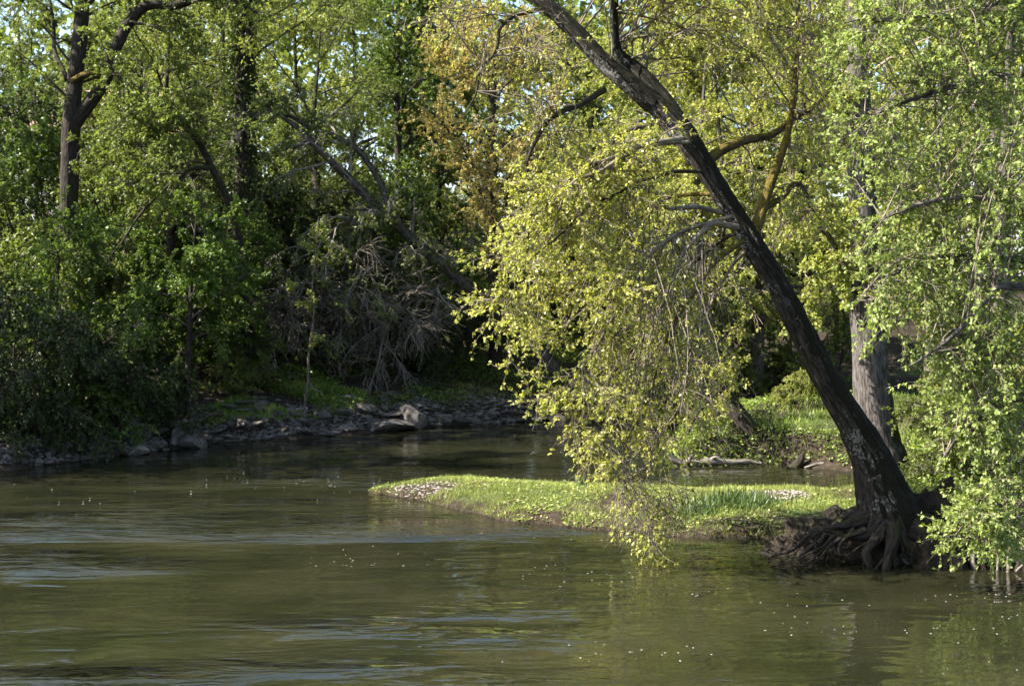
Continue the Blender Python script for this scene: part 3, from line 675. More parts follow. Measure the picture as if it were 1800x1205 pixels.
for k in range(16):
    a = (r2.uniform(1440, 1660), r2.uniform(925, 960)); e = (a[0] - r2.uniform(-25, 60), r2.uniform(975, 1000)); Yr = 21.05 + .25 * r2.random()
    RT.append([(a[0], a[1], Yr, .035), (a[0] * .6 + e[0] * .4 + r2.uniform(-12, 12), a[1] * .55 + e[1] * .45 - 6, Yr - .15, .026), (e[0], e[1], Yr - .2, .010)])
for k, rows in enumerate(RT):
    one_tube("root", [(a, c_, y_, r_ * (.62 if q else .8)) for q, (a, c_, y_, r_) in enumerate(rows)], M['root'], LT, S=10, rough=0.30, n=7, seed=20 + k, wob=0.30)

# ------------------------------------------------------------------ the bright tree that leans in from the near bank
rng = np.random.default_rng(8)
BT = thing("maple_tree", "bright green leafed tree reaching over the near bank in front of everything", "tree", (10.4, 20.6, float(height([10.4], [20.6])[0])))
tp = smooth(np.array([[10.4, 20.6, .6, .34], [10.2, 20.5, 2.5, .29], [10.1, 20.3, 5, .24], [10.2, 20.2, 8, .18], [10.0, 20.2, 11, .10], [9.9, 20.2, 13, .03]]), 6)
b = Buf(); tubes(b, tp[None, :, :3], tp[None, :, 3], 18, rough=.05); b.build("trunk", M['greybark'], BT)
limbs = {}
def blimb(key, h0, rows, mat='greybark'):
    i = int(np.argmin(np.abs(tp[:, 2] - h0)))
    P = np.vstack([[*tp[i, :3], rows[0][3] * 1.4]] + [np.append(at(*r[:3]), r[3]) for r in rows]); P = smooth(P, 5)
    P[:, :3] += 0.10 * np.stack([vnoise(P[:, :3] * 1.3 + 9 * k) for k in range(3)], -1) * np.linspace(0, 1, len(P))[:, None]
    b = Buf(); tubes(b, P[None, :, :3], P[None, :, 3], 10, rough=.05); b.build("limb", M[mat], BT)
    limbs[key] = (P[:, :3], P[:, 3])
blimb('a', 5.5, [(1800, 145, 20.0, .05), (1700, 150, 19.6, .04), (1640, 160, 19.4, .03), (1560, 190, 19.3, .02), (1470, 240, 19.2, .008)])
blimb('b', 4.5, [(1800, 455, 19.6, .06), (1700, 452, 19.4, .045), (1620, 470, 19.2, .03), (1540, 500, 19.0, .015), (1500, 540, 19.0, .007)])
blimb('c', 3.5, [(1800, 505, 19.0, .05), (1740, 525, 18.8, .04), (1680, 590, 18.6, .025), (1600, 640, 18.5, .008)])
blimb('d', 7.0, [(1800, 10, 20.0, .05), (1720, 25, 19.6, .04), (1620, 30, 19.4, .025), (1480, 50, 19.2, .008)])
blimb('e', 3.0, [(1800, 700, 19.2, .05), (1740, 720, 19.0, .035), (1690, 760, 18.8, .02), (1640, 830, 18.8, .008)])
blimb('f', 2.5, [(1810, 900, 19.4, .05), (1760, 935, 19.2, .035), (1720, 950, 19.1, .02), (1670, 950, 19.1, .008)])
blimb('g', 5.0, [(1800, 330, 19.2, .05), (1740, 345, 19.0, .04), (1650, 350, 18.9, .025), (1530, 400, 18.9, .008)])
wood, foliage = Buf(), Buf()
def rspray(poly, n, keys, Y0, Y1, leaf_n, size, shape="lobed", twig_n=9, tw_len=0.5):
    q = rand_in(poly, n, rng); T = np.array([at(a, c, yy) for (a, c), yy in zip(q, rng.uniform(Y0, Y1, n))]); T[:, 2] = np.maximum(T[:, 2], .3)
    S3 = pick(keys, n * 5, rng, 0.1).reshape(n, 5, 3); S = S3[np.arange(n), np.linalg.norm(S3 - T[:, None], axis=2).argmin(1)]
    P = arcs(S, T, 8, rng, lift=0.12); tubes(wood, P, taper(np.full(n, 0.012), 0.004, 8), 5)
    s, d, t = sprout(P, twig_n, 0.3, 1.0, 0.4, 1.1, rng)
    tw = grow(s, d, rng.uniform(.5, 1.3, len(s)) * tw_len, 4, 0.14, -0.06, rng); tubes(wood, tw, taper(np.full(len(tw), .0045), .002, 5), 3)
    leaf_on(foliage, tw, leaf_n + 2, size * .66, rng, shape='plain', per=3, droop=-0.3, face_up=0.5, var=.5)
ALLK = list('abcdefg')
rspray([(1650, -60), (1880, -60), (1880, 980), (1760, 975), (1700, 900), (1690, 760), (1650, 680), (1610, 560), (1640, 420), (1660, 250)], 190, ALLK, 18.2, 20.4, 4, 0.082)
rspray([(1640, 580), (1760, 640), (1760, 840), (1670, 780), (1610, 690), (1590, 620)], 30, list('bce'), 18.3, 19.6, 4, 0.08)
rspray([(1490, 440), (1640, 330), (1680, 560), (1560, 590), (1500, 540)], 32, list('bg'), 18.5, 19.8, 4, 0.08)
rspray([(1450, 20), (1640, -20), (1660, 160), (1560, 120), (1460, 110)], 28, list('ad'), 18.8, 20, 4, 0.08)
rspray([(1560, 230), (1680, 200), (1680, 340), (1560, 340)], 16, list('ag'), 18.8, 20, 3, 0.078)
rspray([(1455, 110), (1570, 130), (1570, 330), (1480, 330)], 16, list('ag'), 18.8, 20, 3, 0.075)
rspray([(1650, 900), (1740, 870), (1800, 960), (1720, 975), (1655, 950)], 24, list('f'), 18.6, 19.6, 4, 0.082)
rspray([(1440, -300), (1900, -300), (1900, 0), (1450, 0)], 60, list('ad'), 18.5, 22, 4, 0.09)
wood.build("twigs", M['twig'], BT)["kind"] = "stuff"
foliage.build("foliage", M['bright'], BT)["kind"] = "stuff"
# bare roots that hang out of the undercut bank below it
r2 = np.random.default_rng(30)
for k in range(16):
    px = 1655 + k * 10 + r2.uniform(-4, 4); Yb = 21.05 - (px - 1650) * 0.0028
    rows = [(px + r2.uniform(-12, 12), 950 + r2.uniform(-8, 8), Yb + .25, .05), (px + r2.uniform(-5, 5), 968, Yb + .02, r2.uniform(.02, .045)), (px + r2.uniform(-8, 8), 985, Yb - .1, .03), (px + r2.uniform(-14, 14), 1010, Yb - .15, .015)]
    one_tube("root", rows, M['root'] if k % 3 else M['palewood'], BT, S=7, rough=.15, n=4, seed=60 + k, wob=.08)

# ------------------------------------------------------------------ generic broadleaf trees
def tree_parts(seed, H, spread, tr, nprim=15, nsec=9, ntw=8, nleaf=7, lsize=0.12, per=3, lean=(0, 0), droop=-0.03, first=0.22, up=0.5, leafshape="plain", tw_len=0.9):
    rng = np.random.default_rng(seed)
    K = 9
    tz = np.linspace(0, 1, K)
    P = np.stack([lean[0] * tz ** 1.3 + 0.25 * vnoise(np.stack([tz * 3, tz * 0 + seed, tz * 0], -1)) * tz, lean[1] * tz ** 1.3 + 0.25 * vnoise(np.stack([tz * 3, tz * 0 + seed + 20, tz * 0], -1)) * tz, tz * H * 0.88 - 0.25], -1)[None]
    R = np.array([tr * (1.35 if k == 0 else 1.0) * (1 - 0.86 * k / (K - 1)) for k in range(K)])[None]
    trunk = Buf(); P2 = smooth(np.concatenate([P[0], R[0][:, None]], 1), 4); tubes(trunk, P2[None, :, :3], P2[None, :, 3], 14, rough=.06, seed=seed)
    s, d, t, r = sprout(P, nprim, first, 0.99, 0.6, 1.25, rng, R)
    d[:, 2] = np.abs(d[:, 2]) * 0.7 + up * rng.random(len(d))
    L1 = spread * (1.05 - 0.55 * t) * rng.uniform(.65, 1.15, len(t))
    p1 = grow(s, d, L1, 7, .13, droop, rng); r1 = taper(np.minimum(r * .55, .12), .018, 8); tubes(trunk, p1, r1, 7, rough=.05, seed=seed + 1)
    wood, leaf = Buf(), Buf()
    s, d, t, r = sprout(p1, nsec, .22, 1.0, .5, 1.2, rng, r1)
    p2 = grow(s, d, spread * .36 * rng.uniform(.5, 1.2, len(t)) * (1.15 - .5 * t), 5, .16, droop * 1.4, rng); r2_ = taper(np.minimum(r * .6, .03), .008, 6); tubes(wood, p2, r2_, 4)
    s, d, t = sprout(p2, ntw, .2, 1.0, .4, 1.2, rng)
    p3 = grow(s, d, rng.uniform(.5, 1.2, len(t)) * tw_len, 4, .16, droop * 2, rng); tubes(wood, p3, taper(np.full(len(p3), .008), .004, 5), 3)
    if nleaf:
        leaf_on(leaf, p3, nleaf, lsize, rng, per=per, shape=leafshape)
    return trunk, wood, leaf
PROTO = {}
def proto(key, **kw):
    t, w, l = tree_parts(**kw)
    PROTO[key] = []
    for nm, bf, mt in (("trunk", t, M['darkbark']), ("branches", w, M['darktwig']), ("foliage", l, M['green'])):
        if bf.n:
            o = bf.build(nm, mt)
            scene.collection.objects.unlink(o)
            if nm != "trunk": o["kind"] = "stuff"
            PROTO[key].append(o)
def plant(key, name, label, cat, loc, rot, sc, mats, group, drop=0.0):
    x, y = loc; z = float(height([x], [y])[0]) - drop
    e = thing(name, label, cat, (x, y, z), group); e.rotation_euler = (0, 0, rot); e.scale = sc if isinstance(sc, tuple) else (sc, sc, sc)
    for o, m in zip(PROTO[key], mats):
        c = o.copy(); c.name = o.name.split('.')[0]; scene.collection.objects.link(c); c.parent = e
        c.material_slots[0].link = 'OBJECT'; c.material_slots[0].material = M[m]
    return e
proto('A', seed=101, H=14, spread=4.6, tr=.26, lsize=.092, nleaf=11)
proto('B', seed=102, H=15, spread=4.0, tr=.22, lsize=.092, nleaf=11, nprim=17, droop=-.06)
proto('C', seed=103, H=13, spread=5.2, tr=.30, lsize=.092, nleaf=11, nprim=14, first=.15)
proto('D', seed=104, H=15, spread=2.6, tr=.20, lsize=.092, nleaf=11, nprim=26, nsec=7, up=.9, first=.08)
proto('E', seed=105, H=14, spread=4.8, tr=.24, lsize=.085, nleaf=10, nprim=15, droop=-.05)       # thin, twiggy
proto('S', seed=106, H=4.2, spread=2.3, tr=.06, lsize=.08, nprim=12, nsec=8, ntw=8, nleaf=10, first=.03, tw_len=.6, up=.8)     # shrub
proto('T', seed=107, H=3.0, spread=2.6, tr=.05, lsize=.075, nprim=12, nsec=8, ntw=8, nleaf=11, first=.02, tw_len=.6, up=.5, droop=-.1)
proto('L', seed=108, H=6.5, spread=2.6, tr=.07, lsize=.08, nprim=14, nsec=7, ntw=8, nleaf=9, first=.25, tw_len=.6, up=.5)
proto('U', seed=109, H=3.4, spread=2.8, tr=.05, lsize=.10, nprim=14, nsec=9, ntw=7, nleaf=0, first=.02, tw_len=.7, up=.4, droop=-.08)   # bare brush

BG = "trees of the wooded far bank"; RG = "trees behind the grassy bank"; SG = "shrubs along the shaded bank"
def tr(key, name, px, Y, sc, leafm, label, group, rot=0.0, bark='darkbark', tw='darktwig', dy=0, cat="tree"):
    plant(key, name, label, cat, (xat(px, Y), Y), rot, sc, (bark, tw, leafm), group)
# left, on the slope
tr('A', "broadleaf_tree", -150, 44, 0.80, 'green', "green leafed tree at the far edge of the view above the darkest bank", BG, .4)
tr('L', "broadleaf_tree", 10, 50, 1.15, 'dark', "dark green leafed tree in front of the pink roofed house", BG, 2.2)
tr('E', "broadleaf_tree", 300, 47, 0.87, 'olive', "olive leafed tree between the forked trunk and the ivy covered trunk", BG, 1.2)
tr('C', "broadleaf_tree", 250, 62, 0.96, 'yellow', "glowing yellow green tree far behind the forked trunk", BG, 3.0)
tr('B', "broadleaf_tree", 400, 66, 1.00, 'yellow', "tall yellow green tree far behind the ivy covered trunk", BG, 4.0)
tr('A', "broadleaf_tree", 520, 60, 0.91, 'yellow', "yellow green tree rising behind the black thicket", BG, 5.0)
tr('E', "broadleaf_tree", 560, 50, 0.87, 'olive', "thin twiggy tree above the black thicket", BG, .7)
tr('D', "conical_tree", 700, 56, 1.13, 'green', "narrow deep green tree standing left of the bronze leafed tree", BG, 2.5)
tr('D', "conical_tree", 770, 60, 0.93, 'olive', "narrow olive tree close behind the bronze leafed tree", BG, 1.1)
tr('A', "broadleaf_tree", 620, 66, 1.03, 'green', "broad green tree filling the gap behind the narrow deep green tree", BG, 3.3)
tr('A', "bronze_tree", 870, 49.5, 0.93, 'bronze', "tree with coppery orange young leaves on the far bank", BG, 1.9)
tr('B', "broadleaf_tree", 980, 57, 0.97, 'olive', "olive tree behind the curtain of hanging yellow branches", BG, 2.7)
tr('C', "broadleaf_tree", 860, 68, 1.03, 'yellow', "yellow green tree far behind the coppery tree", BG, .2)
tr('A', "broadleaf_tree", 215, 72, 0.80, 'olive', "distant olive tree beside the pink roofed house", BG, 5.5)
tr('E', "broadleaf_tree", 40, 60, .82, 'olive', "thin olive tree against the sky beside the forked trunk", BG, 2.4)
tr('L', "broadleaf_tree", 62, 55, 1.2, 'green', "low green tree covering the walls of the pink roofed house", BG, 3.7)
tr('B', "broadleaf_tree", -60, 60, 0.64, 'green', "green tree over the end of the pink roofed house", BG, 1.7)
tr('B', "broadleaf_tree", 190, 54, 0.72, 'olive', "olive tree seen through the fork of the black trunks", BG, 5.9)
plant('A', "shade_tree", "green tree on the bank just outside the view whose shadow darkens the water's edge", "tree", (-17.0, 32.0), 1.0, .95, ('darkbark', 'darktwig', 'green'), BG)  # out-of-view tree, added to shade the left bank
plant('C', "shade_tree", "second unseen tree added outside the view to shade the darkest shore", "tree", (-18.0, 34.5), 3.0, .85, ('darkbark', 'darktwig', 'green'), BG)  # another unseen tree, added to deepen the shade low on the left
# right, behind the grassy bank
tr('E', "slender_tree", 1232, 43.5, 1.0, 'yellow', "slender grey trunked tree seen through the hanging branches", RG, .5, 'greybark', 'twig')
tr('E', "slender_tree", 1262, 45, .95, 'drape', "second slender grey trunk just behind the hanging branches", RG, 2.5, 'greybark', 'twig')
tr('B', "broadleaf_tree", 1130, 46, 1.0, 'yellow', "yellow green tree beyond the bend behind the slender grey trunks", RG, 3.5, 'midbark', 'twig')
tr('A', "broadleaf_tree", 1330, 46, 1.05, 'yellow', "broad yellow green tree behind the top of the grassy bank", RG, 4.4, 'midbark', 'twig')
tr('E', "broadleaf_tree", 1420, 46, 1.05, 'drape', "thin yellow leafed tree between the leaning trunk and the straight grey trunk", RG, 5.1, 'darkbark', 'twig')
tr('C', "broadleaf_tree", 1500, 52, 1.1, 'yellow', "yellow green tree far behind the straight grey trunk", RG, 1.4, 'midbark', 'twig')
tr('B', "broadleaf_tree", 1640, 38, 1.0, 'yellow', "yellow green tree behind the bright leafed tree", RG, .9, 'midbark', 'twig')
tr('A', "broadleaf_tree", 1760, 34, 1.0, 'yellow', "yellow tinged tree at the edge of the view behind the bright leaves", RG, 2.9, 'midbark', 'twig')
tr('E', "broadleaf_tree", 1180, 60, 1.1, 'yellow', "distant thin yellow tree above the river bend", RG, 2.0, 'midbark', 'twig')
tr('C', "broadleaf_tree", 1040, 64, 1.1, 'yellow', "distant broad tree above the river bend", RG, 3.9, 'midbark', 'twig')
tr('C', "broadleaf_tree", 1680, 56, 1.15, 'olive', "distant broad olive tree behind the bright leaves", RG, 4.9, 'midbark', 'twig')
tr('L', "young_tree", 1390, 51, .9, 'green', "small green young tree on the grassy bank's skyline", RG, 1.0)

# the far wood closes the view
rng = np.random.default_rng(21)
n = 64000
fx = rng.uniform(-75, 75, n); fy = rng.uniform(82, 112, n)
top = 14 + 4 * vn2(fx, fy, .11, 2.5) + 3 * vn2(fx, fy, .33, 7.1) + (fy - 82) * .12 + 9 * np.clip((fx + 22) / 12, 0, 1) - 11 * np.exp(-((fx + 32.5) / 3.5) ** 2)
gz = height(fx, fy); fz = gz + (rng.random(n) ** .8) * np.maximum(top, 2)
b = Buf(); leaves(b, np.stack([fx, fy, fz], -1), rng.normal(0, 1, (n, 3)), rng.uniform(.45, .95, n), rng, "plain", .4)
tag(b.build("far_wood", M['olive']), "far off spring wood on the hillside beyond the river", "woodland", kind="stuff")

# ------------------------------------------------------------------ trees with trunks of their own in the picture
def own_tree(name, label, trunks, bark, twigm, leafm, base, group=None, spec=None, seed=1, S=14, part="limb"):
    t = thing(name, label, "tree", base, group)
    ps = {}
    for k, rows in enumerate(trunks):
        ps[k] = one_tube("trunk" if k == 0 else part, rows, M[bark], t, S=S, rough=.07, n=5, seed=seed + k, wob=.08 if k else 0.0)
    r = np.random.default_rng(seed); wood, leaf = Buf(), Buf()
    for (k, t0, n1, l1, n2, nleaf, size, grav) in spec or ():
        p, rad = ps[k]
        s, d, tt, rr = sprout(p[None], n1, t0, 1.0, .6, 1.3, r, rad[None])
        d[:, 2] += .1
        p1 = grow(s, d, l1 * r.uniform(.5, 1.2, n1), 8, .13, grav, r); r1 = taper(np.minimum(rr * .5, .05), .01, 9); tubes(wood, p1, r1, 5)
        s, d, tt = sprout(p1, n2, .2, 1, .4, 1.2, r)
        p2 = grow(s, d, l1 * .3 * r.uniform(.4, 1.2, len(s)), 5, .18, grav * 1.6, r); tubes(wood, p2, taper(np.full(len(s), .011), .005, 6), 4)
        s, d, tt = sprout(p2, 6, .2, 1, .4, 1.2, r)
        p3 = grow(s, d, l1 * .14 * r.uniform(.4, 1.2, len(s)), 4, .18, grav * 1.6, r); tubes(wood, p3, taper(np.full(len(s), .006), .003, 5), 3)
        if nleaf: leaf_on(leaf, p3, nleaf, size, r)
    if wood.n: wood.build("branches", M[twigm], t)["kind"] = "stuff"
    if leaf.n: leaf.build("foliage", M[leafm], t)["kind"] = "stuff"
    return t, ps
def hz(px, Y): return float(height([xat(px, Y)], [Y])[0])
def bpt(px, Y): return (xat(px, Y), Y, hz(px, Y))
def zpy(px, Y, z):      # picture row of height z at depth Y
    return 602.5 - FPX * math.tan(math.atan2(z - CAM_H, Y) + PITCH)
Y = 42.0
own_tree("forked_tree", "black trunked tree forking in two with a mossy cross branch", [
    [(118, zpy(118, Y, hz(118, Y) - .3), Y, .42), (120, 420, Y, 0.281), (122, 300, Y, 0.265), (124, 230, Y, 0.265), (127, 190, Y, 0.242), (132, 140, Y, 0.226), (140, 70, Y, 0.211), (146, 0, Y, 0.195), (150, -90, Y, 0.140), (140, -200, Y, 0.047)],
    [(132, 215, Y, 0.203), (150, 190, Y, 0.203), (172, 160, Y, 0.195), (192, 125, Y, 0.179), (205, 80, Y, 0.172), (228, 38, Y, 0.164), (262, 10, Y, 0.148), (310, 8, Y, 0.140), (350, -8, Y, 0.133), (420, -60, Y, 0.078), (470, -120, Y, 0.023)],
    [(118, 140, Y, 0.078), (98, 90, Y + .4, 0.062), (95, 40, Y + .6, 0.055), (80, -40, Y + .8, 0.023)]], 'darkbark', 'darktwig', 'olive', bpt(118, Y),
    BG, spec=[(0, .45, 16, 3.2, 8, 5, .09, -.02), (1, .3, 16, 3.0, 8, 5, .09, -.03), (2, .2, 5, 1.5, 6, 6, .09, -.02)], seed=201)
mb = [o for o in bpy.data.objects if o.name.startswith("forked_tree")][0]
one_tube("mossy_branch", [(128, 142, Y - .2, .10), (145, 133, Y - .35, .10), (160, 131, Y - .35, .095), (190, 136, Y - .1, .08)], M['mossbark'], mb, S=9, seed=9)
Y = 45.0
it, ips = own_tree("ivy_tree", "tall tree with its trunk wrapped in dark ivy", [
    [(432, zpy(432, Y, hz(432, Y) - .3), Y, .36), (430, 480, Y, .32), (428, 350, Y, .30), (427, 230, Y, .29), (424, 130, Y, .27), (428, 60, Y, .25), (432, 0, Y, .22), (440, -120, Y, .12), (445, -220, Y, .03)]],
    'darkbark', 'darktwig', 'yellow', bpt(432, Y), BG, spec=[(0, .45, 20, 3.4, 8, 2, .11, -.03)], seed=211)
b = Buf(); r2 = np.random.default_rng(5); p, rad = ips[0]; k = r2.integers(4, len(p) - 8, 5200); a = r2.uniform(0, 6.28, 5200); rr = rad[k] * (1.0 + np.abs(r2.normal(0, .35, 5200)))
q = p[k] + np.stack([np.cos(a) * rr, np.sin(a) * rr, r2.uniform(-.3, .3, 5200)], -1)
ax = np.stack([np.cos(a), np.sin(a), r2.normal(-.5, .5, 5200)], -1); leaves(b, q, ax, r2.uniform(.07, .14, 5200), r2, "round", .3)
b.build("ivy", M['dark'], it)["kind"] = "stuff"

own_tree("overhanging_tree", "thin grey trunk leaning out from the far bank with bare drooping twigs", [
    [(985, 662, 48.5, .30), (930, 600, 48.2, .26), (880, 556, 48, .235), (838, 518, 47.8, .22), (780, 468, 47.3, .19), (725, 420, 46.8, .17), (660, 360, 46.3, .15), (605, 305, 45.9, .13), (560, 262, 45.6, .11), (520, 222, 45.4, .08), (470, 190, 45.2, .04), (430, 175, 45, .015)],
    [(690, 390, 46.5, .11), (668, 320, 46.8, .10), (630, 265, 46.8, .1), (595, 243, 46.6, .09), (555, 228, 46.4, .085), (515, 205, 46.2, .07), (470, 190, 46, .03)],
    [(805, 492, 47.5, .08), (760, 510, 46.5, .07), (710, 540, 45.5, .055), (680, 580, 44.8, .04), (660, 640, 44.4, .02)],
    [(735, 430, 47, .06), (700, 440, 46, .05), (650, 470, 45, .035), (620, 530, 44.4, .02), (600, 600, 44.2, .01)],
    [(660, 360, 46.3, .05), (620, 380, 45.2, .045), (570, 420, 44.4, .035), (540, 480, 43.9, .02), (520, 540, 43.8, .01)]],
    'midbark', 'greytwig', 'olive', bpt(985, 48.5), BG,
    spec=[(0, .3, 26, 2.2, 8, 1, .10, -.07), (1, .3, 12, 1.8, 7, 2, .1, -.05), (2, .1, 14, 2.0, 8, 0, .1, -.13), (3, .1, 12, 2.0, 8, 1, .1, -.13), (4, .1, 12, 1.9, 8, 1, .1, -.13)], seed=221)

Y = 28.6
own_tree("straight_tree", "thick straight grey trunk standing behind the leaning tree", [
    [(1560, zpy(1560, Y, hz(1560, Y) - .4), Y, .62), (1553, 815, Y, .50), (1546, 780, Y, .44), (1538, 720, Y, .40), (1530, 640, Y, .37), (1524, 540, Y, .34), (1519, 430, Y, .31), (1515, 320, Y, .27), (1511, 200, Y, .22), (1507, 90, Y, .18), (1503, -20, Y, .16), (1500, -160, Y, .12), (1498, -300, Y, .03)],
    [(1516, 330, Y, .12), (1480, 250, Y + .5, .09), (1450, 180, Y + .8, .07), (1430, 90, Y + 1, .05), (1420, -40, Y + 1, .02)],
    [(1522, 470, Y, .10), (1560, 400, Y + .6, .08), (1600, 340, Y + 1, .06), (1660, 260, Y + 1.4, .04), (1700, 200, Y + 1.6, .02)],
    [(1530, 560, Y, .09), (1505, 500, Y - .3, .07), (1470, 430, Y - .5, .06), (1440, 400, Y - .6, .04), (1415, 410, Y - .8, .015)]],
    'greybark', 'twig', 'yellow', bpt(1560, Y), RG, spec=[(0, .5, 18, 2.6, 8, 3, .08, -.04), (1, .2, 10, 1.8, 7, 3, .08, -.04), (2, .2, 10, 1.8, 7, 3, .08, -.05), (3, .2, 10, 1.6, 8, 4, .08, -.08), (0, .35, 16, 1.8, 8, 4, .085, -.05)], seed=231, S=26)

Y = 34.6
own_tree("broken_tree", "dark leaning stub of a broken tree at the mud bank", [
    [(1345, 826, Y, .40), (1330, 790, Y, .30), (1308, 745, Y + .1, .24), (1285, 710, Y + .2, .20), (1262, 670, Y + .3, .18), (1248, 630, Y + .4, .15), (1240, 600, Y + .5, .10), (1236, 570, Y + .5, .04)],
    [(1290, 715, Y + .2, .05), (1275, 690, Y - .2, .045), (1250, 700, Y - .5, .04), (1210, 760, Y - .6, .02)]],
    'darkbark', 'darktwig', 'drape', (at(1345, 826, Y)[0], Y, 0.2), RG, spec=[(0, .3, 12, 1.4, 6, 2, .08, -.05), (1, .2, 6, .9, 5, 1, .08, -.08)], seed=241)

Y = 38.5
own_tree("sapling", "slim dark sapling on the lit gap of the shaded bank", [
    [(330, zpy(330, Y, hz(330, Y) - .2), Y, .085), (331, 640, Y, .075), (333, 600, Y, .07), (334, 540, Y, .06), (338, 470, Y, .05), (345, 380, Y, .02)]],
    'darkbark', 'darktwig', 'green', bpt(330, Y), SG, spec=[(0, .4, 18, 2.0, 8, 6, .10, -.02)], seed=251, S=8)
Y = 41.2
own_tree("sapling", "pale thin crooked stem rising from the rocks before the black thicket", [
    [(535, zpy(535, Y, hz(535, Y) - .2), Y, .05), (537, 700, Y, .042), (541, 670, Y, .04), (543, 620, Y, .036), (551, 560, Y, .03), (549, 500, Y, .028), (555, 450, Y, .02), (560, 380, Y, .012)],
    [(542, 672, Y, .03), (552, 684, Y - .2, .025), (565, 694, Y - .3, .012)]],
    'stem', 'twig', 'yellow', bpt(535, Y), SG, spec=[(0, .35, 9, .8, 4, 2, .09, -.04)], seed=261, S=7)
Y = 40.0
own_tree("bent_tree", "dark bent bough arching over the shaded bank below the forked trunk", [
    [(440, zpy(440, Y + 3, hz(440, Y + 3) - .2), Y + 3, .16), (420, 420, Y + 2.4, .13), (370, 290, Y + 1.6, .11), (330, 225, Y + 1, .09), (290, 190, Y + .6, .06), (230, 180, Y + .3, .02)],
    [(372, 295, Y + 1.6, .08), (330, 300, Y + .8, .06), (270, 350, Y + .2, .045), (210, 430, Y, .03), (190, 470, Y, .012)]],
    'darkbark', 'darktwig', 'olive', bpt(440, Y + 3), BG, spec=[(0, .35, 16, 2.4, 8, 4, .1, -.04), (1, .2, 14, 2.0, 8, 4, .1, -.05)], seed=271, S=9)

# ------------------------------------------------------------------ shrubs and ground cover
def sh(key, name, px, Y, sc, leafm, label, rot, tw='darktwig', group=SG, drop=.1):
    plant(key, name, label, "shrub", (xat(px, Y), Y), rot, sc, ('darkbark', tw, leafm), group, drop)
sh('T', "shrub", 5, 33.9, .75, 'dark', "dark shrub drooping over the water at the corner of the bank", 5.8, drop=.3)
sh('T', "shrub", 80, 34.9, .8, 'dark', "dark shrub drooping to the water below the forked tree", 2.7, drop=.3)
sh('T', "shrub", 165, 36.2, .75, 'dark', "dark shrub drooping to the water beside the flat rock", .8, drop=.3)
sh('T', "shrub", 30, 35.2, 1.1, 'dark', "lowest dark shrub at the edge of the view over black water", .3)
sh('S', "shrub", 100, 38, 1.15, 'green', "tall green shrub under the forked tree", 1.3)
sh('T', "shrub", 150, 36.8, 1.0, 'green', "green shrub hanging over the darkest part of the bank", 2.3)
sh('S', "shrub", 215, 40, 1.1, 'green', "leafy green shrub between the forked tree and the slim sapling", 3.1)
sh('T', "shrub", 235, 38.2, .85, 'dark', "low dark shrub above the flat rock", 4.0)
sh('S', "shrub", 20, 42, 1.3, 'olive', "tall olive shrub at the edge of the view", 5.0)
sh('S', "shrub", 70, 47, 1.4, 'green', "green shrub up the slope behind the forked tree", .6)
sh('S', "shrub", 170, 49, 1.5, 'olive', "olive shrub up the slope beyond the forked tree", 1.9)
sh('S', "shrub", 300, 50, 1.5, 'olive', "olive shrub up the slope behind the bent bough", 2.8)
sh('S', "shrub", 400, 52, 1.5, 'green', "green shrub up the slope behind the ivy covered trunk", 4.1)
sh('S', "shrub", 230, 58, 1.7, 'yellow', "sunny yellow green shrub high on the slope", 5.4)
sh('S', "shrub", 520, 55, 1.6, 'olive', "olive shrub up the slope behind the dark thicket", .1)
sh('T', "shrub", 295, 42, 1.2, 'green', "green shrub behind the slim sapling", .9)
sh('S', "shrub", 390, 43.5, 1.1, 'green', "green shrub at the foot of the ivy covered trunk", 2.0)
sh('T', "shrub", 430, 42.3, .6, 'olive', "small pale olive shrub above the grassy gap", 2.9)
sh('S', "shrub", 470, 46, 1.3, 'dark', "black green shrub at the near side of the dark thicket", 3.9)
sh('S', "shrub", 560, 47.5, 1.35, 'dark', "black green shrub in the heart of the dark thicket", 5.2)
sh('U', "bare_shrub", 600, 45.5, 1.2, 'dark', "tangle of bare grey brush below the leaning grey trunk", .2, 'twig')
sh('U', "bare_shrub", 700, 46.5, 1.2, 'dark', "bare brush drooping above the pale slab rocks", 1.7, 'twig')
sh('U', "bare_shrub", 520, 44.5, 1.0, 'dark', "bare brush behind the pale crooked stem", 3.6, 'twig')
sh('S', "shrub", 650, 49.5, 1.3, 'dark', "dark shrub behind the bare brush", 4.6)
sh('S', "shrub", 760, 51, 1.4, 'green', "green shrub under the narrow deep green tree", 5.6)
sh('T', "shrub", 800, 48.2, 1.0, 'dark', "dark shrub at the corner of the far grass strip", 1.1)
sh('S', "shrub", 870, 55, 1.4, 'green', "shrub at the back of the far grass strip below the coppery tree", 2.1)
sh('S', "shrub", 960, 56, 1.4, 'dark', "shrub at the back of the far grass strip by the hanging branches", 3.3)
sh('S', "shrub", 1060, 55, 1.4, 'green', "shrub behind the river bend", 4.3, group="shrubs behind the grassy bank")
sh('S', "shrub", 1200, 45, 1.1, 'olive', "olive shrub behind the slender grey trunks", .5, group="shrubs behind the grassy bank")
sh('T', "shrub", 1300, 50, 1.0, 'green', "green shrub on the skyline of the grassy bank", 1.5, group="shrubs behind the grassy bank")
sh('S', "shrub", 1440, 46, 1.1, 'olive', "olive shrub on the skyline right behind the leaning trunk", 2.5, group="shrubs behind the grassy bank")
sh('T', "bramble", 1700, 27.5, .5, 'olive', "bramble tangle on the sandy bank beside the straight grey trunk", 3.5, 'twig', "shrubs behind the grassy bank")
sh('S', "shrub", 1720, 29.5, 1.0, 'yellow', "shrub on the bank behind the bright leaves", 4.5, 'twig', "shrubs behind the grassy bank")
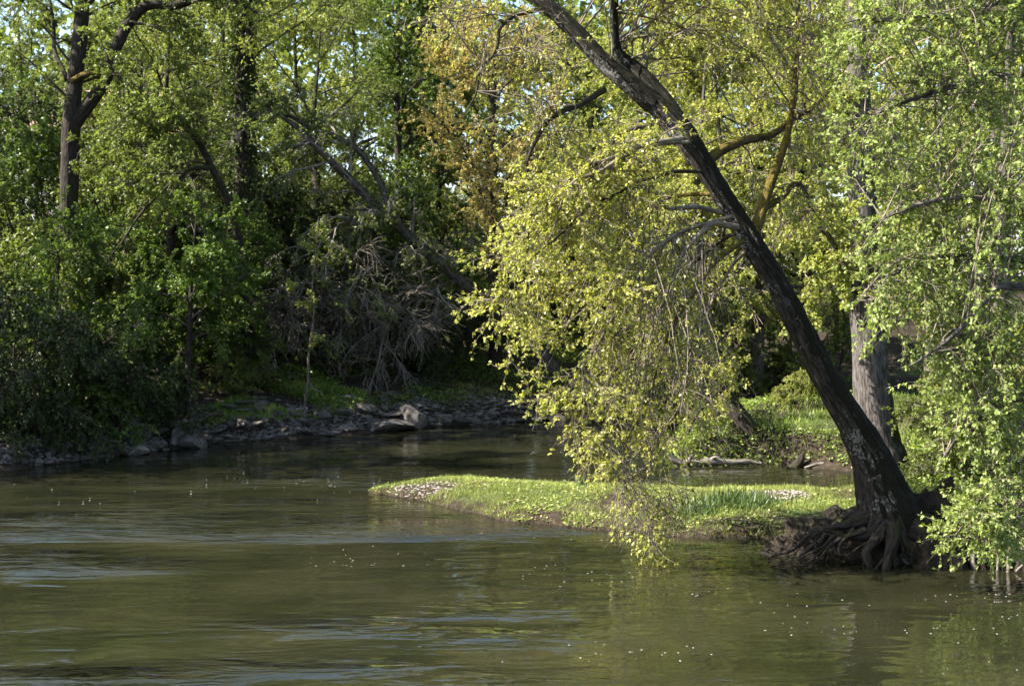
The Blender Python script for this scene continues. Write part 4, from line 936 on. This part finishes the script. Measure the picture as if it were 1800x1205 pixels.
sh('T', "bramble", 1700, 24.2, .6, 'olive', "low bramble close behind the big root mass", 5.5, 'twig', "shrubs behind the grassy bank")
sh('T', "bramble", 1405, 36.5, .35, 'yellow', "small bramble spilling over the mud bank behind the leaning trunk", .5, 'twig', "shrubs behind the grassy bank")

# ground cover: ivy and herbs on the shaded bank, wild grass on the lit ones, dead leaves
rng = np.random.default_rng(31)
def on_land(x, y, lo=0.5, hi=40):
    d = polydist(x, y, RIVER); return (d > lo) & (d < hi)
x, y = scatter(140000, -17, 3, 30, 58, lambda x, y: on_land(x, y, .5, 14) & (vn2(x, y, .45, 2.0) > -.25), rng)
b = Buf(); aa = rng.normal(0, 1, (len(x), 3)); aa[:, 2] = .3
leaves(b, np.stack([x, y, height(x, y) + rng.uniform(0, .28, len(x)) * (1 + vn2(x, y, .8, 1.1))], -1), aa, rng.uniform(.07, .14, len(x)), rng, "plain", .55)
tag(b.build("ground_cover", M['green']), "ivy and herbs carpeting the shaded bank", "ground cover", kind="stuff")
x, y = scatter(80000, 2.5, 12, 22, 47, lambda x, y: on_land(x, y, .14, 11) & (x > 3), rng)
b = Buf(); blades(b, x, y, height(x, y) - .02, rng.uniform(.07, .20, len(x)) * (1 + .6 * vn2(x, y, .9, 5.0)), rng, lean=.45)
xh, yh = scatter(60000, 3, 12, 24, 46, lambda x, y: on_land(x, y, .2, 9) & (x > 3.4) & (vn2(x, y, .8, 17.) > .0), rng); xh, yh = xh[:12000], yh[:12000]
aa = rng.normal(0, 1, (len(xh), 3)); aa[:, 2] = .5
leaves(b, np.stack([xh, yh, height(xh, yh) + rng.uniform(.02, .2, len(xh))], -1), aa, rng.uniform(.05, .10, len(xh)), rng, "plain", .55)
xh, yh = scatter(200000, 3.4, 11, 28, 40, lambda x, y: on_land(x, y, .05, .8), rng); xh, yh = xh[:5000], yh[:5000]
aa = rng.normal(0, 1, (len(xh), 3)); aa[:, 2] = -.2
leaves(b, np.stack([xh, yh, height(xh, yh) + rng.uniform(.02, .15, len(xh))], -1), aa, rng.uniform(.05, .12, len(xh)), rng, "plain", .4)
x, y = scatter(20000, -8.5, -4.5, 39, 44, lambda x, y: on_land(x, y, .5, 3) & (vn2(x, y, .8, 9.0) > -.1), rng)
blades(b, x, y, height(x, y) - .02, rng.uniform(.10, .30, len(x)), rng, lean=.5)
tag(b.build("bank_grass", M['wildgrass']), "long green grass on the sunlit parts of the banks", "grass", kind="stuff")
x, y = scatter(22000, -3, 5, 45, 56, lambda x, y: on_land(x, y, .6, 9), rng)
b = Buf(); blades(b, x, y, height(x, y) - .02, rng.uniform(.06, .16, len(x)), rng, lean=.6)
tag(b.build("far_grass", M['grass']), "mown strip of grass on the far bank below the coppery tree", "grass", kind="stuff")
x, y = scatter(9000, -14, 13, 20, 50, lambda x, y: on_land(x, y, .2, 5) & (vn2(x, y, .5, 14.0) > .05) & ((x < 3) | (y < 28)), rng)
b = Buf(); leaves(b, np.stack([x, y, height(x, y) + .03], -1), rng.normal(0, 1, (len(x), 3)) * np.array([1, 1, .3]), rng.uniform(.05, .11, len(x)), rng, "plain", .6)
tag(b.build("fallen_leaves", M['litter']), "brown dead leaves lying on the banks", "leaves", kind="stuff")

# dangling roots, dead stalks and brush along the undercut mud bank
x, y = scatter(60000, 3.0, 10.5, 20, 40, lambda x, y: on_land(x, y, .22, .75) & (vn2(x, y, .9, 31.) > -.35), rng)
x, y = x[:620], y[:620]
d0 = rng.normal(0, .5, (len(x), 3)) + np.array([0, -.9, .5])
P = grow(np.stack([x, y, height(x, y)], -1), d0, rng.uniform(.3, .9, len(x)), 6, .2, -.28, rng); P[:, :, 2] = np.maximum(P[:, :, 2], .02)
b = Buf(); tubes(b, P, taper(rng.uniform(.005, .016, len(x)), .003, 7), 3)
tag(b.build("dangling_roots", M['darktwig']), "dangling roots and dead stalks over the undercut mud bank", "roots", kind="stuff")

# ------------------------------------------------------------------ rocks
def rock_mesh(seed, flat=1.0):
    import bmesh
    r = np.random.default_rng(seed); bm = bmesh.new(); bmesh.ops.create_icosphere(bm, subdivisions=3, radius=1.0)
    P = np.array([v.co[:] for v in bm.verts])
    for _ in range(11):
        n = unit(r.normal(0, 1, 3)); h = r.uniform(.55, .88); d = P @ n; P = P - np.clip(d - h, 0, None)[:, None] * n
    P = P * (1 + .05 * vnoise(P * 3 + seed)[:, None] + .03 * vnoise(P * 8 + seed)[:, None]); P[:, 2] *= flat
    for v, p in zip(bm.verts, P): v.co = p
    me = bpy.data.meshes.new("rock"); bm.to_mesh(me); bm.free()
    return me
RM = [rock_mesh(k, f) for k, f in ((1, .7), (2, .5), (3, .8), (4, .45), (5, .9), (6, .6))]
for me in RM: me.materials.append(M['rock'])
def rock(k, px, py, w, hgt, label, group=None, mat=None, rz=0.0, tilt=(0, 0), dep=.8):
    c = gnd(px, py); s = w * c[1] / FPX / 2
    o = bpy.data.objects.new("rock", RM[k % 6]); scene.collection.objects.link(o)
    hh = hgt * c[1] / FPX
    o.location = (c[0], c[1] + s * dep * .6, hh * .38); o.scale = (s, s * dep, hh / 2 / (.7, .5, .8, .45, .9, .6)[k % 6] * 1.1); o.rotation_euler = (tilt[0], tilt[1], rz)
    o.material_slots[0].link = 'OBJECT'; o.material_slots[0].material = M[mat or 'rock']
    tag(o, label, "rock", group or "rocks along the shaded bank")
rock(1, 672, 743, 92, 28, "upper flat slab of the three pale rocks at the waterline", tilt=(.2, 0))
rock(3, 672, 759, 118, 26, "long low slab, lowest of the three pale rocks at the waterline")
rock(0, 722, 755, 60, 46, "steep leaning slab of the three pale rocks at the waterline", tilt=(0, .5))
rock(4, 590, 760, 60, 44, "rounded boulder just beside the three pale slabs", rz=.5)
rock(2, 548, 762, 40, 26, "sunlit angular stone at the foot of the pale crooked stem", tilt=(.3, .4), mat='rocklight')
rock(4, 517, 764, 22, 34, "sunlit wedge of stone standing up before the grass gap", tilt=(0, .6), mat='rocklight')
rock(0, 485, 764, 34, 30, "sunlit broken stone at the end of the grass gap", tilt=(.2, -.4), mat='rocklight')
rock(3, 324, 788, 84, 40, "big slanting slab of rock below the slim sapling", tilt=(.2, .5))
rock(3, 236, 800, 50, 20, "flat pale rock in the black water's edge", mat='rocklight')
rock(2, 302, 758, 44, 36, "dull boulder half hidden above the slanting slab")
r2 = np.random.default_rng(71)
ORD = 'first second third fourth fifth sixth seventh eighth ninth tenth'.split()
def tier(p0, p1, n, label, group, w0, w1, ds, rows=('waterline', 'second', 'third', 'top')):
    cnt = {}
    for k in range(n):
        f = (k + r2.uniform(.2, .8)) / n; px = p0[0] + (p1[0] - p0[0]) * f; py = p0[1] + (p1[1] - p0[1]) * f
        c = gnd(px, py); d = ds[k % len(ds)] + r2.uniform(-.1, .1); x, y = c[0] - d * .45, c[1] + d * .9
        s = r2.uniform(w0, w1); q = int(r2.integers(6))
        o = bpy.data.objects.new("rock", RM[q]); scene.collection.objects.link(o)
        o.location = (x, y, max(float(height([x], [y])[0]), 0) + s * .22); o.scale = (s * r2.uniform(.9, 1.3), s * .9, s * r2.uniform(.35, .75)); o.rotation_euler = (r2.uniform(-.35, .35), r2.uniform(-.35, .35), r2.uniform(0, 6))
        rw = rows[k % len(ds)]; cnt[rw] = cnt.get(rw, 0) + 1
        tag(o, f"{ORD[cnt[rw] - 1]} from the left in the {rw} row, {label}", "rock", group)
tier((5, 824), (190, 801), 6, "black rock under the dark shrubs", "rocks under the dark shrubs", .16, .30, (.05,))
tier((200, 801), (345, 780), 12, "dull rock below the slim sapling", "rocks below the slim sapling", .22, .42, (.0, .5, .95))
tier((345, 780), (480, 769), 20, "grey rock below the grass gap", "rocks below the grass gap", .20, .42, (.0, .4, .8, 1.1))
tier((480, 771), (570, 766), 10, "stone below the crooked stem", "stones below the pale crooked stem", .12, .26, (.0, .45))
tier((560, 765), (770, 748), 16, "grey rock behind the pale slabs", "rocks behind the pale slabs", .22, .44, (.2, .7, 1.1))
tier((770, 748), (1010, 737), 17, "dark rock below the grass strip", "rocks along the far waterline", .14, .42, (.0, .45))
# loose stones and grit along the foot of the bank
n = 5200; f = r2.random(n); knots = np.array([(0, 826), (200, 801), (370, 778), (500, 770), (620, 762), (740, 750), (850, 743), (1010, 736)], float)
kx = np.interp(f, np.linspace(0, 1, 8), knots[:, 0]); ky = np.interp(f, np.linspace(0, 1, 8), knots[:, 1])
G = np.array([gnd(a, c_) for a, c_ in zip(kx, ky)]); dd = np.abs(r2.normal(0, .55, n)) - .1
gx_, gy_ = G[:, 0] - dd * .45, G[:, 1] + dd * .9
base = np.array([[1, 0, 0], [0, 1, 0], [-1, 0, 0], [0, -1, 0], [0, 0, .7], [0, 0, -.5]]); Fo = np.array([[0, 1, 4], [1, 2, 4], [2, 3, 4], [3, 0, 4], [1, 0, 5], [2, 1, 5], [3, 2, 5], [0, 3, 5]])
sz = .03 + .10 * r2.random(n) ** 3; V = base[None] * sz[:, None, None] * r2.uniform(.6, 1.4, (n, 6, 1)); th = r2.uniform(0, 6.28, n)
V = np.stack([V[..., 0] * np.cos(th)[:, None] - V[..., 1] * np.sin(th)[:, None], V[..., 0] * np.sin(th)[:, None] + V[..., 1] * np.cos(th)[:, None], V[..., 2]], -1)
V = V + np.stack([gx_, gy_, np.maximum(height(gx_, gy_), -.02) + sz * .2], -1)[:, None]
b = Buf(); b.add(V, (Fo[None] + (np.arange(n) * 6)[:, None, None]).reshape(-1, 3))
tag(b.build("shore_gravel", M['rock'], smooth_shade=False), "loose stones and grit along the foot of the shaded bank", "gravel", kind="stuff")
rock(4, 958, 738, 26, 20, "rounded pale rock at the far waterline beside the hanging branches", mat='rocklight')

# ------------------------------------------------------------------ driftwood
def drift(name, label, pieces, mat, seed):
    A = at(*pieces[0][0][:3]); t = thing(name, label, "driftwood", (A[0], A[1], 0.0))
    for k, rows in enumerate(pieces):
        one_tube("log" if k == 0 else "branch_stub", rows, M[mat], t, S=10, rough=.14, n=5, seed=seed + k, wob=.05)
def gY(px, py): return gnd(px, py)[1]
Y = 33.4
drift("driftwood", "bleached knotty driftwood log lying along the mud bank", [
    [(1178, 797, Y, .06), (1186, 808, Y, .075), (1205, 815, Y, .085), (1230, 812, Y, .10), (1255, 810, Y, .095), (1285, 812, Y, .08), (1315, 811, Y, .065), (1340, 815, Y, .03)],
    [(1204, 817, Y - .05, .07), (1212, 806, Y - .1, .05), (1219, 797, Y - .15, .015)], [(1250, 808, Y, .05), (1258, 803, Y - .1, .03), (1268, 806, Y - .15, .01)]], 'palewood', 301)
drift("snag", "dark pointed snag standing in the water by the mud bank", [
    [(1392, 828, 33.0, .13), (1402, 816, 33.1, .11), (1409, 805, 33.2, .08), (1413, 797, 33.2, .03)], [(1396, 824, 32.9, .1), (1385, 826, 32.8, .05)]], 'darkbark', 311)
drift("stranded_branch", "thin pale branch stranded on the mud spit behind the leaning trunk", [
    [(1414, 822, 33.0, .03), (1440, 815, 33.0, .04), (1470, 818, 32.9, .035), (1500, 824, 32.8, .02)], [(1440, 815, 33, .02), (1462, 812, 33, .015), (1490, 813, 33, .008)]], 'palewood', 321)
Y = 41.0
drift("dead_branch", "pale crooked dead branch lying over the sunlit stones", [
    [(502, 728, Y, .025), (520, 729, Y, .03), (532, 736, Y, .028), (541, 745, Y, .012)]], 'palewood', 331)
drift("dead_branch", "pale forked stick leaning up from the stones beside the rounded boulder", [
    [(546, 758, Y, .03), (552, 748, Y, .026), (568, 730, Y, .02), (584, 714, Y, .01)], [(556, 742, Y, .018), (570, 738, Y, .014), (580, 733, Y, .006)]], 'palewood', 341)
c = gnd(1497, 981)
drift("floating_wood", "orange tinted strip of wood floating below the big roots", [
    [(1476, 981, c[1] - .12, .02), (1485, 980, c[1] - .12, .035), (1500, 980, c[1] - .12, .035), (1520, 981, c[1] - .12, .012)]], 'orangewood', 351)

# ------------------------------------------------------------------ house glimpsed behind the trees
hx, hy = xat(36, 74) + 5.4, 74.0
hzv = 8.0
HS = thing("house", "house with a pink tiled roof glimpsed behind the trees on the slope", "house", (hx, hy, hzv))
M['plaster'] = noise_mat("plaster_white", [(.3, (.62, .60, .57)), (.7, (.78, .76, .73))], scale=2, bump=.1)
M['tile'] = noise_mat("roof_tile_pink", [(.3, (.34, .20, .17)), (.7, (.52, .36, .32))], scale=5, bump=.3, dist=.02)
M['shutter'] = noise_mat("window_dark", [(.3, (.03, .035, .04)), (.7, (.06, .065, .07))], scale=2, bump=0, rough=.2)
def boxb(buf, x0, x1, y0, y1, z0, z1):
    V = [[x, y, z] for x in (x0, x1) for y in (y0, y1) for z in (z0, z1)]
    buf.add(V, [[0, 1, 3, 2], [4, 6, 7, 5], [0, 4, 5, 1], [2, 3, 7, 6], [0, 2, 6, 4], [1, 5, 7, 3]])
b = Buf(); boxb(b, hx - 5, hx + 5, hy - 3, hy + 3, 3, 12.2); b.build("wall", M['plaster'], HS, False)
b = Buf()
for s in (-1, 1):
    for k in range(12):
        u0, u1 = k / 12, (k + 1.25) / 12
        ya, yb = hy + s * 3.5 * (1 - u0), hy + s * 3.5 * (1 - min(u1, 1)); za, zb = 12.0 + 2.6 * u0 + .06, 12.0 + 2.6 * min(u1, 1) + .02
        V = [[hx - 5.4, ya, za], [hx + 5.4, ya, za], [hx + 5.4, yb, zb], [hx - 5.4, yb, zb], [hx - 5.4, ya, za - .08], [hx + 5.4, ya, za - .08], [hx + 5.4, yb, zb - .08], [hx - 5.4, yb, zb - .08]]
        b.add(V, [[0, 1, 2, 3], [4, 7, 6, 5], [0, 4, 5, 1], [2, 6, 7, 3], [1, 5, 6, 2], [0, 3, 7, 4]])
b.build("roof", M['tile'], HS, False)
for wx in (-2.6, 1.4):
    b = Buf(); boxb(b, hx + wx, hx + wx + 1.1, hy - 3.05, hy - 2.98, 9.6, 11.1); b.build("window", M['shutter'], HS, False)

# ------------------------------------------------------------------ on and in the water
rng = np.random.default_rng(51)
def weed(px, py, lx, ly, n, label, seed):
    n = n * 3
    r = np.random.default_rng(seed); c = gnd(px, py); b = Buf()
    s = np.stack([c[0] + r.normal(0, lx * .35, n), c[1] + r.normal(0, ly, n), np.full(n, -.05)], -1)
    d = np.stack([-np.ones(n), r.normal(0, .12, n), np.zeros(n)], -1)
    P = grow(s, d, r.uniform(.4, 1.0, n) * lx * .7, 8, .06, 0, r); P[:, :, 2] = -.03 + .03 * vnoise(P * np.array([2.5, 2.5, 1]) + seed) + r.uniform(-.02, .01, (n, 1)); P[:, :, 2] = np.minimum(P[:, :, 2], -.016)
    w = taper(np.full(n, .009), .002, 9); V0 = P.copy(); V1 = P.copy(); V0[:, :, 1] -= w; V1[:, :, 1] += w; V1[:, :, 2] += .006
    V = np.stack([V0, V1], 2); i = np.arange(n * 9 * 2).reshape(n, 9, 2)
    b.add(V.reshape(-1, 3), np.stack([i[:, :-1, 0], i[:, :-1, 1], i[:, 1:, 1], i[:, 1:, 0]], -1).reshape(-1, 4))
    t = thing("water_weed", label, "water weed", (c[0], c[1], -.1), "beds of green water weed")
    b.build("strands", M['weed'], t)["kind"] = "stuff"
weed(700, 1146, 1.1, .16, 110, "bright streak of water weed closest to the viewer", 1)
weed(330, 908, 2.2, .35, 160, "bright weed bed in the shade of the bank", 2)
weed(170, 890, 2.0, .5, 140, "weed bed under the dark overhanging shrubs", 3)
weed(470, 930, 1.8, .3, 120, "weed bed in the middle of the river's bluish riffle", 4)
weed(20, 1190, 1.0, .2, 80, "weed patch in the bottom corner of the river", 5)
weed(560, 868, 1.8, .4, 100, "weed bed before the tip of the island", 6)
weed(60, 945, 1.6, .4, 110, "weed bed at the river's edge of the view", 7)
weed(260, 1125, 1.4, .25, 70, "dull weed streak in the wide open water", 8)
# flecks of foam
b = Buf(); hexa = np.array([[math.cos(a), math.sin(a), 0] for a in np.arange(6) * math.pi / 3]); Fh = np.array([[0, 1, 2, 3, 4, 5]])
for (x0, x1, y0, y1, n) in [(380, 720, 838, 870, 80), (60, 400, 830, 880, 20), (600, 1200, 960, 1040, 80), (1150, 1800, 1020, 1120, 110), (700, 1800, 1100, 1200, 45), (480, 760, 754, 768, 30), (640, 1000, 760, 830, 40), (950, 1180, 900, 960, 15)]:
    ctr = [(rng.uniform(x0, x1), rng.uniform(y0, y1)) for _ in range(max(3, n // 14))]
    for _ in range(int(n * .6)):
        cx, cy = ctr[rng.integers(len(ctr))]
        p = gnd(cx + rng.normal(0, 70), cy + rng.normal(0, 10)); s = rng.uniform(.003, .0085) * (1 + (p[1] > 28) * .3)
        if polydist(np.array([p[0]]), np.array([p[1]]), ISL)[0] < .1 or height([p[0]], [p[1]])[0] > 0: continue
        V = hexa * s * rng.uniform(.6, 1.3, (6, 1)) * np.array([1.5, 1.0, 1]) + np.array([p[0], p[1], .003])
        top = V.copy(); top[:, :2] = p[:2] + (V[:, :2] - p[:2]) * .6; top[:, 2] = .004
        j = np.arange(6); b.add(np.vstack([V, top]), np.stack([j, (j + 1) % 6, 6 + (j + 1) % 6, 6 + j], -1)); b.add(top, Fh)
tag(b.build("foam_flecks", M['foam']), "white flecks of foam drifting on the river", "foam", kind="stuff")
